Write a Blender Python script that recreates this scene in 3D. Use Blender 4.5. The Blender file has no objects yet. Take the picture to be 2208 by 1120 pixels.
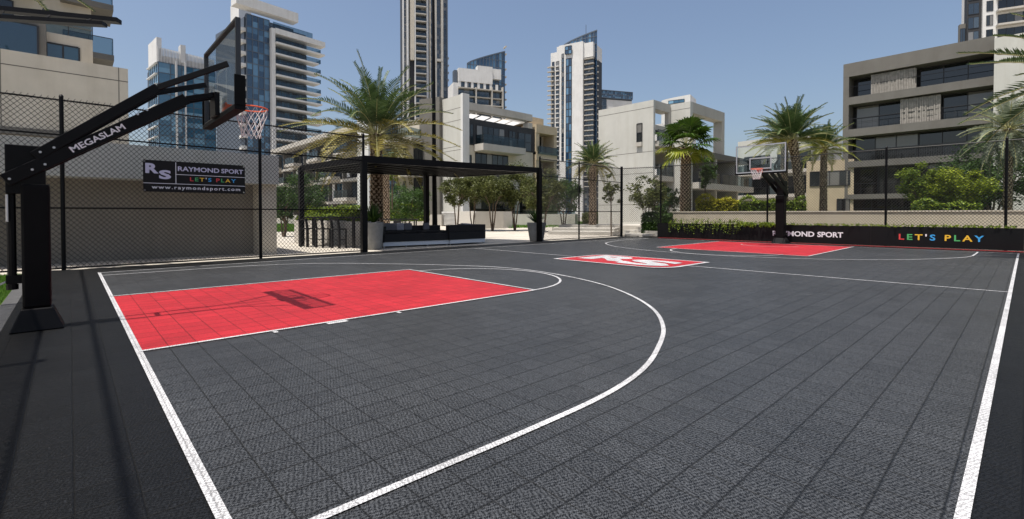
import bpy, math, random
from mathutils import Vector, Matrix
random.seed(7)
R = math.radians
sc = bpy.context.scene
# ---------------------------------------------------------------- camera, sky, sun, exposure
CAM_H = 1.4
TH, PITCH, F, CX, CY = R(47.17), R(0.95), 1029.0, 1104.0, 479.0
cd = bpy.data.cameras.new("camera"); cam = bpy.data.objects.new("camera", cd)
sc.collection.objects.link(cam); sc.camera = cam
cam.location = (0, 0, CAM_H); cam.rotation_euler = (R(90) - PITCH, 0, TH - R(90))
cd.sensor_width = 36; cd.lens = F / 2208 * 36; cd.shift_y = -(560 - CY) / 2208
cd.clip_start = 0.05; cd.clip_end = 5000
SUN_EL, SUN_AZ = 72.5, 181.0          # sun stands towards -x
sky_strength, sun_strength = 0.115, 4.9
w = bpy.data.worlds.new("World"); sc.world = w; w.use_nodes = True
nt = w.node_tree; bg = nt.nodes["Background"]
st = nt.nodes.new("ShaderNodeTexSky"); st.sky_type = 'NISHITA'; st.sun_disc = False
st.sun_elevation = R(SUN_EL); st.sun_rotation = R(-91); st.air_density = 1.0; st.dust_density = 3.4; st.ozone_density = 1.0
st.altitude = 0
nt.links.new(st.outputs[0], bg.inputs[0]); bg.inputs[1].default_value = sky_strength
sd = bpy.data.lights.new("sun", 'SUN'); sd.energy = sun_strength; sd.angle = R(0.5); sd.color = (1, .95, .87)
so = bpy.data.objects.new("sun", sd); sc.collection.objects.link(so)
_d = Vector((math.cos(R(SUN_EL)) * math.cos(R(SUN_AZ)), math.cos(R(SUN_EL)) * math.sin(R(SUN_AZ)) * -1, math.sin(R(SUN_EL))))
so.rotation_euler = _d.to_track_quat('Z', 'Y').to_euler()
sc.view_settings.view_transform = 'Standard'; sc.view_settings.look = 'None'
sc.view_settings.exposure = 0.35; sc.view_settings.gamma = 1
sc.cycles.max_bounces = 6; sc.cycles.transparent_max_bounces = 16
# ---------------------------------------------------------------- pixel -> place helpers (used to measure positions)
_v = Vector((math.cos(TH), math.sin(TH), 0)); _r = Vector((math.sin(TH), -math.cos(TH), 0)); _u = Vector((0, 0, 1))
_f = _v * math.cos(PITCH) - _u * math.sin(PITCH); _up = _u * math.cos(PITCH) + _v * math.sin(PITCH)
def ray(px, py): return _f + _r * ((px - CX) / F) + _up * ((CY - py) / F)
def gnd(px, py, z=0.0):
    d = ray(px, py); t = (z - CAM_H) / d.z; return Vector((d.x * t, d.y * t, z))
def at(px, py, depth):
    d = ray(px, py); t = depth / (d.dot(_v)); return Vector((d.x * t, d.y * t, CAM_H + d.z * t))
def foot(px, depth, z=0.0):
    p = at(px, 462, depth); return Vector((p.x, p.y, z))
def on_x(px, py, X):
    d = ray(px, py); t = X / d.x; return Vector((X, d.y * t, CAM_H + d.z * t))
def on_y(px, py, Y):
    d = ray(px, py); t = Y / d.y; return Vector((d.x * t, Y, CAM_H + d.z * t))
# ---------------------------------------------------------------- materials
def mat(name, col, rough=.6, spec=.5, metal=0, noise=0, nscale=2.0, col2=None, bump=0, bscale=40, detail=4, coord='Object'):
    m = bpy.data.materials.new(name); m.use_nodes = True
    n = m.node_tree.nodes; l = m.node_tree.links; b = n["Principled BSDF"]
    b.inputs['Base Color'].default_value = (*col, 1); b.inputs['Roughness'].default_value = rough
    b.inputs['Metallic'].default_value = metal; b.inputs['Specular IOR Level'].default_value = spec
    if noise or bump or col2:
        tc = n.new('ShaderNodeTexCoord')
    if noise or col2:
        nz = n.new('ShaderNodeTexNoise'); nz.inputs['Scale'].default_value = nscale; nz.inputs['Detail'].default_value = detail
        nz.inputs['Roughness'].default_value = .65
        l.new(tc.outputs[coord], nz.inputs['Vector'])
        cr = n.new('ShaderNodeValToRGB')
        c2 = col2 if col2 else tuple(c * (1 - noise) for c in col)
        cr.color_ramp.elements[0].position = .34; cr.color_ramp.elements[1].position = .66
        cr.color_ramp.elements[0].color = (*c2, 1); cr.color_ramp.elements[1].color = (*col, 1)
        l.new(nz.outputs['Fac'], cr.inputs['Fac']); l.new(cr.outputs['Color'], b.inputs['Base Color'])
    if 'render' in name or 'cladding' in name or name == 'balcony_slab':
        ms_ = n.new('ShaderNodeMapping'); ms_.inputs['Scale'].default_value = (1.3, 1.3, .16); l.new(tc.outputs[coord], ms_.inputs[0])
        ns = n.new('ShaderNodeTexNoise'); ns.inputs['Scale'].default_value = 1.0; ns.inputs['Detail'].default_value = 6; ns.inputs['Roughness'].default_value = .7; l.new(ms_.outputs[0], ns.inputs['Vector'])
        rs = n.new('ShaderNodeValToRGB'); rs.color_ramp.elements[0].position = .3; rs.color_ramp.elements[1].position = .55; rs.color_ramp.elements[0].color = (.91, .90, .88, 1); rs.color_ramp.elements[1].color = (1, 1, 1, 1)
        l.new(ns.outputs['Fac'], rs.inputs['Fac']); mm_ = n.new('ShaderNodeMix'); mm_.data_type = 'RGBA'; mm_.blend_type = 'MULTIPLY'; mm_.inputs[0].default_value = 1
        l.new(cr.outputs['Color'], mm_.inputs[6]); l.new(rs.outputs['Color'], mm_.inputs[7]); l.new(mm_.outputs[2], b.inputs['Base Color'])
    if bump:
        nb = n.new('ShaderNodeTexNoise'); nb.inputs['Scale'].default_value = bscale; nb.inputs['Detail'].default_value = 6
        l.new(tc.outputs[coord], nb.inputs['Vector'])
        bp = n.new('ShaderNodeBump'); bp.inputs['Strength'].default_value = bump; bp.inputs['Distance'].default_value = .02
        l.new(nb.outputs['Fac'], bp.inputs['Height']); l.new(bp.outputs['Normal'], b.inputs['Normal'])
    return m
def leafmat(name, c1, c2, nscale=3.0, trans=.25, rough=.5):
    m = bpy.data.materials.new(name); m.use_nodes = True
    n = m.node_tree.nodes; l = m.node_tree.links; b = n["Principled BSDF"]; out = n["Material Output"]
    at_ = n.new('ShaderNodeAttribute'); at_.attribute_name = 'var'
    cr = n.new('ShaderNodeValToRGB'); cr.color_ramp.elements[0].color = (*c1, 1); cr.color_ramp.elements[1].color = (*c2, 1)
    l.new(at_.outputs['Fac'], cr.inputs['Fac']); l.new(cr.outputs['Color'], b.inputs['Base Color'])
    b.inputs['Roughness'].default_value = rough; b.inputs['Specular IOR Level'].default_value = .25
    tr = n.new('ShaderNodeBsdfTranslucent'); l.new(cr.outputs['Color'], tr.inputs['Color'])
    mx = n.new('ShaderNodeMixShader'); mx.inputs[0].default_value = trans
    l.new(b.outputs[0], mx.inputs[1]); l.new(tr.outputs[0], mx.inputs[2]); l.new(mx.outputs[0], out.inputs[0])
    return m
def glassmat(name, c1, c2, rough=.04, spec=.9):
    m = bpy.data.materials.new(name); m.use_nodes = True
    n = m.node_tree.nodes; l = m.node_tree.links; b = n["Principled BSDF"]
    at_ = n.new('ShaderNodeAttribute'); at_.attribute_name = 'var'
    cr = n.new('ShaderNodeValToRGB'); cr.color_ramp.elements[0].color = (*c1, 1); cr.color_ramp.elements[1].color = (*c2, 1)
    cr.color_ramp.elements[0].position = .35; cr.color_ramp.elements[1].position = .84
    if name in ('window_glass', 'dark_tower_glass'):
        e_ = cr.color_ramp.elements.new(.86); e_.color = (.17, .165, .155, 1)
    l.new(at_.outputs['Fac'], cr.inputs['Fac']); l.new(cr.outputs['Color'], b.inputs['Base Color'])
    b.inputs['Roughness'].default_value = rough; b.inputs['Specular IOR Level'].default_value = spec; b.inputs['IOR'].default_value = 1.6
    return m
def clearglass(name, tint=(.93, .96, .96), fac=.10):
    m = bpy.data.materials.new(name); m.use_nodes = True
    n = m.node_tree.nodes; l = m.node_tree.links; out = n["Material Output"]; n.remove(n["Principled BSDF"])
    t = n.new('ShaderNodeBsdfTransparent'); t.inputs[0].default_value = (*tint, 1)
    g = n.new('ShaderNodeBsdfGlossy'); g.inputs['Roughness'].default_value = .02; g.inputs[0].default_value = (.9, .95, 1, 1)
    mx = n.new('ShaderNodeMixShader'); fr = n.new('ShaderNodeLayerWeight'); pw = n.new('ShaderNodeMath'); pw.operation = 'POWER'; pw.inputs[1].default_value = 4
    ad = n.new('ShaderNodeMath'); ad.operation = 'MULTIPLY_ADD'; ad.inputs[1].default_value = .6; ad.inputs[2].default_value = fac * .4
    l.new(fr.outputs['Facing'], pw.inputs[0]); l.new(pw.outputs[0], ad.inputs[0]); l.new(ad.outputs[0], mx.inputs[0])
    l.new(t.outputs[0], mx.inputs[1]); l.new(g.outputs[0], mx.inputs[2]); l.new(mx.outputs[0], out.inputs[0])
    return m
def tilemat(name, col, hole_dark=.45, line_dark=.85, rough=.42, scuff=.25, spec=.5, bumpy=1.0):
    """interlocking plastic sports tile: 25 cm grid of seams, a fine perforated weave, soft waves and scuffs"""
    m = bpy.data.materials.new(name); m.use_nodes = True
    n = m.node_tree.nodes; l = m.node_tree.links; b = n["Principled BSDF"]
    geo = n.new('ShaderNodeNewGeometry'); sx = n.new('ShaderNodeSeparateXYZ'); l.new(geo.outputs['Position'], sx.inputs[0])
    def M(op, a, b_=None, c=None, clamp=False):
        k = n.new('ShaderNodeMath'); k.operation = op; k.use_clamp = clamp
        for i, q in enumerate((a, b_, c)):
            if q is None: continue
            if isinstance(q, (int, float)): k.inputs[i].default_value = q
            else: l.new(q, k.inputs[i])
        return k.outputs[0]
    wob = n.new('ShaderNodeTexNoise'); wob.inputs['Scale'].default_value = 2.2; wob.inputs['Detail'].default_value = 1
    l.new(geo.outputs['Position'], wob.inputs['Vector'])
    wv = M('MULTIPLY', M('SUBTRACT', wob.outputs['Fac'], .5), .008)
    X = M('ADD', sx.outputs[0], wv); Y = M('ADD', sx.outputs[1], wv)
    def seam(c, wd, per=.25):
        f = M('FRACT', M('DIVIDE', c, per)); d = M('MINIMUM', f, M('SUBTRACT', 1.0, f))
        return M('SUBTRACT', 1.0, M('SMOOTHSTEP', d, wd * .4, wd) if False else M('MULTIPLY', d, 1.0 / wd), clamp=True)
    sm = M('MAXIMUM', seam(X, .026), seam(Y, .040))
    # each tile its own tone
    vx = M('FLOOR', M('DIVIDE', X, .25)); vy = M('FLOOR', M('DIVIDE', Y, .25))
    cv = n.new('ShaderNodeCombineXYZ'); l.new(vx, cv.inputs[0]); l.new(vy, cv.inputs[1])
    wn = n.new('ShaderNodeTexWhiteNoise'); wn.noise_dimensions = '2D'; l.new(cv.outputs[0], wn.inputs['Vector'])
    # weave of holes, direction alternating in blocks
    
    jn = n.new('ShaderNodeTexNoise'); jn.inputs['Scale'].default_value = 38; jn.inputs['Detail'].default_value = 2
    l.new(geo.outputs['Position'], jn.inputs['Vector']); js = n.new('ShaderNodeSeparateColor'); l.new(jn.outputs['Color'], js.inputs[0])
    par = M('MULTIPLY', M('SUBTRACT', js.outputs[2], .42), 6.0, clamp=True)
    X = M('ADD', X, M('MULTIPLY', M('SUBTRACT', js.outputs[0], .5), .03)); Y = M('ADD', Y, M('MULTIPLY', M('SUBTRACT', js.outputs[1], .5), .03))
    a1 = M('SINE', M('MULTIPLY', M('ADD', X, M('MULTIPLY', Y, .5)), 2 * math.pi / .019))
    a2 = M('SINE', M('MULTIPLY', M('SUBTRACT', Y, M('MULTIPLY', X, .5)), 2 * math.pi / .019))
    b1 = M('SINE', M('MULTIPLY', M('ADD', Y, M('MULTIPLY', X, .3)), 2 * math.pi / .024))
    b2 = M('SINE', M('MULTIPLY', M('SUBTRACT', X, M('MULTIPLY', Y, .3)), 2 * math.pi / .024))
    p1 = M('MULTIPLY', a1, b1); p2 = M('MULTIPLY', a2, b2)
    mxp = M('ADD', M('MULTIPLY', p1, par), M('MULTIPLY', p2, M('SUBTRACT', 1.0, par)))
    fine = n.new('ShaderNodeTexNoise'); fine.inputs['Scale'].default_value = 90; fine.inputs['Detail'].default_value = 2
    l.new(geo.outputs['Position'], fine.inputs['Vector'])
    mxp = M('ADD', mxp, M('MULTIPLY', M('SUBTRACT', fine.outputs['Fac'], .5), 1.6))
    hole = M('MULTIPLY', M('SUBTRACT', mxp, .16), 5.0, clamp=True)
    ridge = M('MULTIPLY', M('SUBTRACT', -0.35, mxp), 2.5, clamp=True)
    # bright scuffs
    sc_ = n.new('ShaderNodeTexNoise'); sc_.inputs['Scale'].default_value = 55; sc_.inputs['Detail'].default_value = 3
    mp = n.new('ShaderNodeMapping'); mp.inputs['Scale'].default_value = (1.0, .35, 1); mp.inputs['Rotation'].default_value = (0, 0, .7)
    l.new(geo.outputs['Position'], mp.inputs[0]); l.new(mp.outputs[0], sc_.inputs['Vector'])
    scf = M('MULTIPLY', M('SUBTRACT', sc_.outputs['Fac'], .66), 6.0, clamp=True)
    big = n.new('ShaderNodeTexNoise'); big.inputs['Scale'].default_value = .7; big.inputs['Detail'].default_value = 5
    l.new(geo.outputs['Position'], big.inputs['Vector'])
    v = M('MULTIPLY', M('ADD', M('SUBTRACT', 1.0, M('MULTIPLY', hole, hole_dark)), M('MULTIPLY', ridge, hole_dark * 1.1)), M('SUBTRACT', 1.0, M('MULTIPLY', sm, line_dark)))
    v = M('MULTIPLY', v, M('ADD', .9, M('MULTIPLY', wn.outputs[0], .2)))
    v = M('MULTIPLY', v, M('ADD', .74, M('MULTIPLY', big.outputs['Fac'], .54)))
    dk = n.new('ShaderNodeTexNoise'); dk.inputs['Scale'].default_value = 1.1; dk.inputs['Detail'].default_value = 4; mp2 = n.new('ShaderNodeMapping'); mp2.inputs['Rotation'].default_value = (0, 0, -.8); mp2.inputs['Scale'].default_value = (.8, 2.2, 1); l.new(geo.outputs['Position'], mp2.inputs[0]); l.new(mp2.outputs[0], dk.inputs['Vector'])
    v = M('MULTIPLY', v, M('SUBTRACT', 1.0, M('MULTIPLY', M('MULTIPLY', M('SUBTRACT', dk.outputs['Fac'], .60), 9.0, clamp=True), .22)))
    v = M('ADD', v, M('MULTIPLY', scf, scuff))
    mc = n.new('ShaderNodeVectorMath'); mc.operation = 'SCALE'; mc.inputs[0].default_value = col; l.new(v, mc.inputs['Scale'])
    l.new(mc.outputs[0], b.inputs['Base Color'])
    b.inputs['Specular IOR Level'].default_value = spec
    l.new(M('ADD', rough - .08, M('MULTIPLY', big.outputs['Fac'], .16)), b.inputs['Roughness'])
    bp = n.new('ShaderNodeBump'); bp.inputs['Strength'].default_value = .8 * bumpy; bp.inputs['Distance'].default_value = .003
    hgt = M('SUBTRACT', M('SUBTRACT', 1.0, hole), M('MULTIPLY', sm, 1.0)); l.new(hgt, bp.inputs['Height'])
    wave = n.new('ShaderNodeTexNoise'); wave.inputs['Scale'].default_value = 1.6; wave.inputs['Detail'].default_value = 2
    l.new(geo.outputs['Position'], wave.inputs['Vector'])
    bp2 = n.new('ShaderNodeBump'); bp2.inputs['Strength'].default_value = .35; bp2.inputs['Distance'].default_value = .02
    l.new(wave.outputs['Fac'], bp2.inputs['Height']); l.new(bp2.outputs['Normal'], bp.inputs['Normal'])
    l.new(bp.outputs['Normal'], b.inputs['Normal'])
    return m
M_tile_grey = tilemat('tile_grey', (.037, .039, .042), hole_dark=.92, spec=.35, scuff=.5)
M_tile_black = tilemat('tile_black', (.005, .0055, .0065), hole_dark=.95, scuff=3.0, rough=.5, spec=.22)
M_tile_red = tilemat('tile_red', (.37, .014, .022), hole_dark=.25, line_dark=.85, scuff=.06, rough=.55, spec=.3)
M_tile_white = tilemat('tile_white', (.47, .47, .48), hole_dark=.45, line_dark=.4, scuff=0, rough=.5)
M_black = mat('black_powder_coat', (.004, .004, .005), .42, .14, noise=.3, nscale=6)
M_blackpad = mat('black_vinyl_pad', (.003, .003, .0035), .6, .12, noise=.3, nscale=4)
M_bolt = mat('zinc_bolt', (.5, .5, .52), .35, .5, .9)
M_orange = mat('orange_rim_paint', (.75, .11, .02), .4)
M_cord = mat('net_cord', (.62, .60, .60), .8)
M_boardframe = mat('board_frame_dark', (.035, .036, .038), .4, .5, .3)
M_boardframe2 = mat('board_frame_silver', (.42, .43, .45), .4, .5, .5)
M_clear = clearglass('clear_board_glass')
M_rail = clearglass('railing_glass', (.55, .62, .64), .10)
M_white_line = mat('white_paint', (.78, .78, .78), .5)
M_vinyl = mat('banner_vinyl', (.004, .004, .0045), .5, .25, noise=.25, nscale=3)
M_txt = mat('lettering_grey', (.50, .48, .62), .6)
M_txtw = mat('lettering_white', (.72, .70, .74), .6)
M_lr = mat('letter_red', (.62, .05, .05), .6); M_lg = mat('letter_green', (.07, .38, .12), .6)
M_ly = mat('letter_yellow', (.75, .45, .03), .6); M_lb = mat('letter_blue', (.04, .33, .70), .6)
M_wire = mat('black_chain_wire', (.012, .012, .013), .45)
M_pave = mat('beige_paving', (.50, .46, .40), .75, .3, noise=.22, nscale=.8, bump=.15, bscale=60)
M_ground = mat('sandy_ground', (.36, .33, .28), .9, .2, noise=.25, nscale=.15)
M_kerb = mat('dark_kerb', (.07, .07, .072), .7, noise=.35, nscale=6, bump=.2)
M_lawn = mat('lawn_soil', (.06, .11, .018), .9, .1, col2=(.035, .06, .012), nscale=8, bump=.5, bscale=90)
M_grassb = leafmat('grass_blades', (.05, .13, .012), (.13, .24, .03))
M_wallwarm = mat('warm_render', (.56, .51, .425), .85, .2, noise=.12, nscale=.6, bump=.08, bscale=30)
M_recess_shade = mat('shaded_recess_render', (.26, .235, .195), .85, .2, noise=.14, nscale=.6, bump=.08, bscale=30)  # shade under the parapet put into a darker wall colour
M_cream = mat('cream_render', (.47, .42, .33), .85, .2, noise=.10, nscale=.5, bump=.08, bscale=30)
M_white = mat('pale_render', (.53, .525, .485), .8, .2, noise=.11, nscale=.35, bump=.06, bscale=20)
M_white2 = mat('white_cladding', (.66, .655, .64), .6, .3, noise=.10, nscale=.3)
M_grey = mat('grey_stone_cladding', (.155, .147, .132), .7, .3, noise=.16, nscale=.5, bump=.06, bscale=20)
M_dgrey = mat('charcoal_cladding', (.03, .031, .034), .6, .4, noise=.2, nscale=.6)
M_joint = mat('panel_joint', (.14, .13, .115), .9, .1)
M_louvre = mat('timber_louvre', (.36, .335, .30), .7, .2, noise=.35, nscale=3.5)
M_beige = mat('beige_stone', (.52, .43, .30), .8, .2, noise=.15, nscale=.8)
M_win = glassmat('window_glass', (.006, .008, .010), (.03, .036, .04), spec=.6)
M_winblue = glassmat('blue_window_glass', (.008, .03, .055), (.02, .06, .095))
M_tglass = glassmat('tower_glass', (.012, .04, .085), (.09, .20, .32), rough=.08)
M_tglass2 = glassmat('pale_tower_glass', (.03, .11, .19), (.17, .33, .46), rough=.1)
M_tdark = glassmat('dark_tower_glass', (.012, .022, .035), (.06, .085, .11), rough=.08)
M_frame = mat('dark_window_frame', (.018, .018, .02), .5)
M_mull = mat('mullion_grey', (.10, .12, .15), .5, .5, .3)
M_slab = mat('balcony_slab', (.48, .455, .41), .8, .2, noise=.12, nscale=.5)
M_stucco = mat('textured_planter', (.62, .59, .54), .9, .2, noise=.2, nscale=20, bump=.8, bscale=45)
M_pot = mat('grey_clay_pot', (.27, .265, .25), .8, .2, noise=.2, nscale=5, bump=.1)
M_ratt = mat('black_wicker', (.010, .010, .011), .6, .3, bump=.5, bscale=120)
M_cush = mat('grey_cushion', (.14, .14, .15), .9, .1, noise=.1, nscale=8)
M_cushl = mat('pale_cushion', (.34, .34, .37), .9, .1, noise=.25, nscale=12)
M_seatf = mat('black_cushion', (.013, .013, .014), .85, .2)
M_whitebase = mat('white_sofa_base', (.55, .58, .62), .5)
M_trunk = mat('palm_trunk', (.12, .08, .05), .9, .1, col2=(.04, .027, .018), nscale=9, bump=.6, bscale=25)
M_bark = mat('bark', (.17, .125, .09), .9, .1, noise=.4, nscale=14, bump=.4)
M_stub = mat('palm_boot', (.52, .40, .29), .9, .1, noise=.35, nscale=11)
M_palm = leafmat('palm_leaf', (.018, .042, .014), (.085, .13, .045), rough=.5, trans=.2)
M_palmy = leafmat('palm_leaf_dry', (.07, .075, .012), (.34, .27, .05))
M_palms = leafmat('palm_leaf_silver', (.09, .12, .075), (.27, .30, .21))
M_fan = leafmat('fan_palm_leaf', (.014, .04, .007), (.07, .125, .016), rough=.35)
M_fany = leafmat('fan_palm_leaf_yellow', (.16, .20, .015), (.38, .38, .05))
M_rach = mat('frond_stem', (.36, .34, .15), .6)
M_leafo = leafmat('olive_leaf', (.022, .034, .009), (.15, .165, .045))
M_leafd = leafmat('dark_leaf', (.018, .045, .012), (.07, .13, .025))
M_leafb = leafmat('bright_leaf', (.025, .065, .008), (.24, .31, .025))
M_leafyg = leafmat('yellow_green_leaf', (.04, .085, .006), (.32, .37, .025))
M_leafy = leafmat('yellow_leaf', (.16, .17, .01), (.50, .44, .03))
M_sail = leafmat('white_sail', (.7, .7, .7), (.75, .75, .75), trans=.6)
M_core = mat('hedge_shade_and_soil', (.015, .022, .008), .95, .1)  # near-black: shade inside hedges put into the colour, also used for soil
# ---------------------------------------------------------------- mesh builder
col = sc.collection
class MB:
    def __init__(s): s.v = []; s.f = []; s.a = []; s.sm = False
    def face(s, pts, var=0.5):
        i = len(s.v); s.v.extend(tuple(p) for p in pts); s.f.append(tuple(range(i, i + len(pts)))); s.a.append(var)
    def hexa(s, p, var=.5):      # 8 points: bottom ring 0-3, top ring 4-7
        i = len(s.v); s.v.extend(tuple(q) for q in p)
        for f in ((0, 3, 2, 1), (4, 5, 6, 7), (0, 1, 5, 4), (1, 2, 6, 5), (2, 3, 7, 6), (3, 0, 4, 7)):
            s.f.append(tuple(i + k for k in f)); s.a.append(var)
        return s
    def box(s, x0, x1, y0, y1, z0, z1):
        s.hexa([(x0, y0, z0), (x1, y0, z0), (x1, y1, z0), (x0, y1, z0), (x0, y0, z1), (x1, y0, z1), (x1, y1, z1), (x0, y1, z1)]); return s
    def bar(s, a, b, wd, ht, up=(0, 0, 1)):
        a = Vector(a); b = Vector(b); d = (b - a).normalized(); up = Vector(up)
        if abs(d.dot(up)) > .98: up = Vector((1, 0, 0))
        sd_ = d.cross(up).normalized() * (wd / 2); u2 = sd_.cross(d).normalized() * (ht / 2)
        s.hexa([a - sd_ - u2, a + sd_ - u2, b + sd_ - u2, b - sd_ - u2, a - sd_ + u2, a + sd_ + u2, b + sd_ + u2, b - sd_ + u2]); return s
    def tube(s, pts, rad, n=6, cap=True, var=.5):
        pts = [Vector(p) for p in pts]
        if not hasattr(rad, '__len__'): rad = [rad] * len(pts)
        i0 = len(s.v); up = Vector((0, 0, 1))
        for k, p in enumerate(pts):
            d = (pts[min(k + 1, len(pts) - 1)] - pts[max(k - 1, 0)])
            d = d.normalized() if d.length > 1e-9 else Vector((0, 0, 1))
            a = d.cross(up)
            if a.length < .05: a = d.cross(Vector((1, 0, 0)))
            a.normalize(); b = a.cross(d).normalized()
            for j in range(n):
                t = 2 * math.pi * j / n; s.v.append(tuple(p + (a * math.cos(t) + b * math.sin(t)) * rad[k]))
        for k in range(len(pts) - 1):
            for j in range(n):
                s.f.append((i0 + k * n + j, i0 + k * n + (j + 1) % n, i0 + (k + 1) * n + (j + 1) % n, i0 + (k + 1) * n + j)); s.a.append(var)
        if cap:
            s.f.append(tuple(i0 + j for j in range(n))[::-1]); s.a.append(var)
            s.f.append(tuple(i0 + (len(pts) - 1) * n + j for j in range(n))); s.a.append(var)
        return s
    def lathe(s, c, prof, n=20):
        c = Vector(c); i0 = len(s.v)
        for r_, z in prof:
            for j in range(n):
                t = 2 * math.pi * j / n; s.v.append((c.x + r_ * math.cos(t), c.y + r_ * math.sin(t), c.z + z))
        for k in range(len(prof) - 1):
            for j in range(n):
                s.f.append((i0 + k * n + j, i0 + k * n + (j + 1) % n, i0 + (k + 1) * n + (j + 1) % n, i0 + (k + 1) * n + j)); s.a.append(.5)
        s.f.append(tuple(i0 + j for j in range(n))[::-1]); s.a.append(.5)
        return s
    def build(s, name, m, parent=None, bevel=0, smooth=False):
        o_ = Vector((0, 0, 0)); p = parent
        while p is not None: o_ += Vector(p.location); p = p.parent
        me = bpy.data.meshes.new(name); me.from_pydata([(x - o_.x, y - o_.y, z - o_.z) for x, y, z in s.v], [], s.f)
        at_ = me.attributes.new('var', 'FLOAT', 'FACE'); at_.data.foreach_set('value', s.a)
        me.materials.append(m)
        if smooth or s.sm: me.polygons.foreach_set('use_smooth', [True] * len(me.polygons))
        o = bpy.data.objects.new(name, me); col.objects.link(o)
        if parent: o.parent = parent
        if bevel:
            b = o.modifiers.new('bevel', 'BEVEL'); b.width = bevel; b.segments = 2; b.limit_method = 'ANGLE'
        return o
def tag(o, label=None, cat=None, group=None, kind=None):
    if label: o['label'] = label
    if cat: o['category'] = cat
    if group: o['group'] = group
    if kind: o['kind'] = kind
    return o
def thing(name, loc, label, cat, group=None):
    o = bpy.data.objects.new(name, None); o.location = loc; o.empty_display_size = .2; col.objects.link(o)
    return tag(o, label, cat, group)
def copy_tree(o, parent=None):
    c = o.copy(); col.objects.link(c)
    if parent: c.parent = parent
    for ch in list(o.children): copy_tree(ch, c)
    return c
def text_mb(s, origin, udir, vdir, width, height, thick=.004, off=.02, spacing=1.0, each=False):
    """built-in font letters laid on a plane: fitted to width x height (cap height), returned as MB (or list of one MB per letter)"""
    cu = bpy.data.curves.new('t', 'FONT'); cu.body = s; cu.size = 1; cu.offset = off; cu.space_character = spacing; cu.resolution_u = 3
    ob = bpy.data.objects.new('t', cu); me = bpy.data.meshes.new_from_object(ob)
    vs = [v.co.copy() for v in me.vertices]; fs = [tuple(p.vertices) for p in me.polygons]
    bpy.data.objects.remove(ob); bpy.data.curves.remove(cu); bpy.data.meshes.remove(me)
    x0 = min(v.x for v in vs); x1 = max(v.x for v in vs); capy0 = 0.0; cap = .73
    sx = width / (x1 - x0); sy = height / cap
    origin = Vector(origin); udir = Vector(udir).normalized(); vdir = Vector(vdir).normalized(); nd = udir.cross(vdir)
    P = [origin + udir * ((v.x - x0) * sx) + vdir * (v.y * sy) + nd * thick for v in vs]
    par = list(range(len(vs)))
    def find(a):
        while par[a] != a: par[a] = par[par[a]]; a = par[a]
        return a
    for f in fs:
        for k in f[1:]: par[find(k)] = find(f[0])
    isl = {}
    for f in fs: isl.setdefault(find(f[0]), []).append(f)
    isls = sorted(isl.values(), key=lambda F_: min(vs[k].x for f in F_ for k in f))
    if not each:
        m = MB()
        for F_ in isls:
            for f in F_: m.face([P[k] for k in f])
        return m
    out = []
    for F_ in isls:
        m = MB()
        for f in F_: m.face([P[k] for k in f])
        out.append(m)
    return out
def struct(name, mb, m): return tag(mb.build(name, m), kind='structure')
def poly_mb(pts, z):
    m = MB(); m.face([(p[0], p[1], z) for p in pts]); return m
def ribbon(mb, pts, wd, z):
    pts = [Vector((p[0], p[1], 0)) for p in pts]; L = []; Rr = []
    for k, p in enumerate(pts):
        d = (pts[min(k + 1, len(pts) - 1)] - pts[max(k - 1, 0)]).normalized(); nn = Vector((-d.y, d.x, 0)) * wd / 2
        L.append(p + nn); Rr.append(p - nn)
    for k in range(len(pts) - 1):
        mb.face([(q.x, q.y, z) for q in (Rr[k], Rr[k + 1], L[k + 1], L[k])])
def spline(pts, n=10):
    out = []; P = [Vector((p[0], p[1], 0)) for p in pts]
    for i in range(len(P) - 1):
        p0 = P[max(i - 1, 0)]; p1 = P[i]; p2 = P[i + 1]; p3 = P[min(i + 2, len(P) - 1)]
        for k in range(n):
            t = k / n; out.append(.5 * ((2 * p1) + (p2 - p0) * t + (2 * p0 - 5 * p1 + 4 * p2 - p3) * t * t + (3 * p1 - p0 - 3 * p2 + p3) * t ** 3))
    out.append(P[-1]); return out
def arc(cx, cy, r_, a0, a1, n=48): return [(cx + r_ * math.cos(R(a0 + (a1 - a0) * k / n)), cy + r_ * math.sin(R(a0 + (a1 - a0) * k / n))) for k in range(n + 1)]
# ================================================================ GROUND AND COURT
FY = lambda x: 16.3 + .035 * x        # the long fence's line
struct('ground', MB().box(-1500, 1500, -1500, 1500, -.6, -.06), M_ground)
struct('paving', poly_mb([(-30, -20), (75, -20), (75, 70), (-30, 70)], -.03), M_pave)
struct('court_border', MB().box(-.62, 26.3, -1.5, 16.25, -.05, 0), M_tile_black)
struct('court_border_strip', poly_mb([(-.62, 16.25), (25.6, 16.25), (25.6, 17.2), (-.62, 16.27)], 0.0), M_tile_black)
struct('kerb', MB().box(-.80, -.625, -1.5, 16.2, -.05, -.012), M_kerb)
XL = .5
struct('court_surface', poly_mb([(XL, .16), (24.4, .16), (24.25, 15.45), (7.5, 15.25), (XL, 14.95)], .004), M_tile_grey)
struct('near_lane', poly_mb([(XL + .03, 6.1), (6.2, 6.1), (6.2, 10.47), (XL + .03, 10.47)], .008), M_tile_red)
struct('far_lane', poly_mb([(18.0, 10.5), (17.8, 4.9), (24.45, 5.0), (24.2, 10.6)], .008), M_tile_red)
struct('red_edge_strip', poly_mb([(25.55, -.2), (25.78, -.2), (25.62, 14.8), (25.42, 14.8)], .008), M_tile_red)
ln = MB(); Zl = .012
ribbon(ln, [(XL, -.0 + .16), (XL, 14.97)], .055, Zl)                 # near baseline
ribbon(ln, [(XL, .185), (24.4, .185)], .052, Zl)                    # right sideline
ribbon(ln, [(XL, 14.92), (7.5, 15.22), (24.25, 15.42)], .05, Zl)    # left sideline
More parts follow.
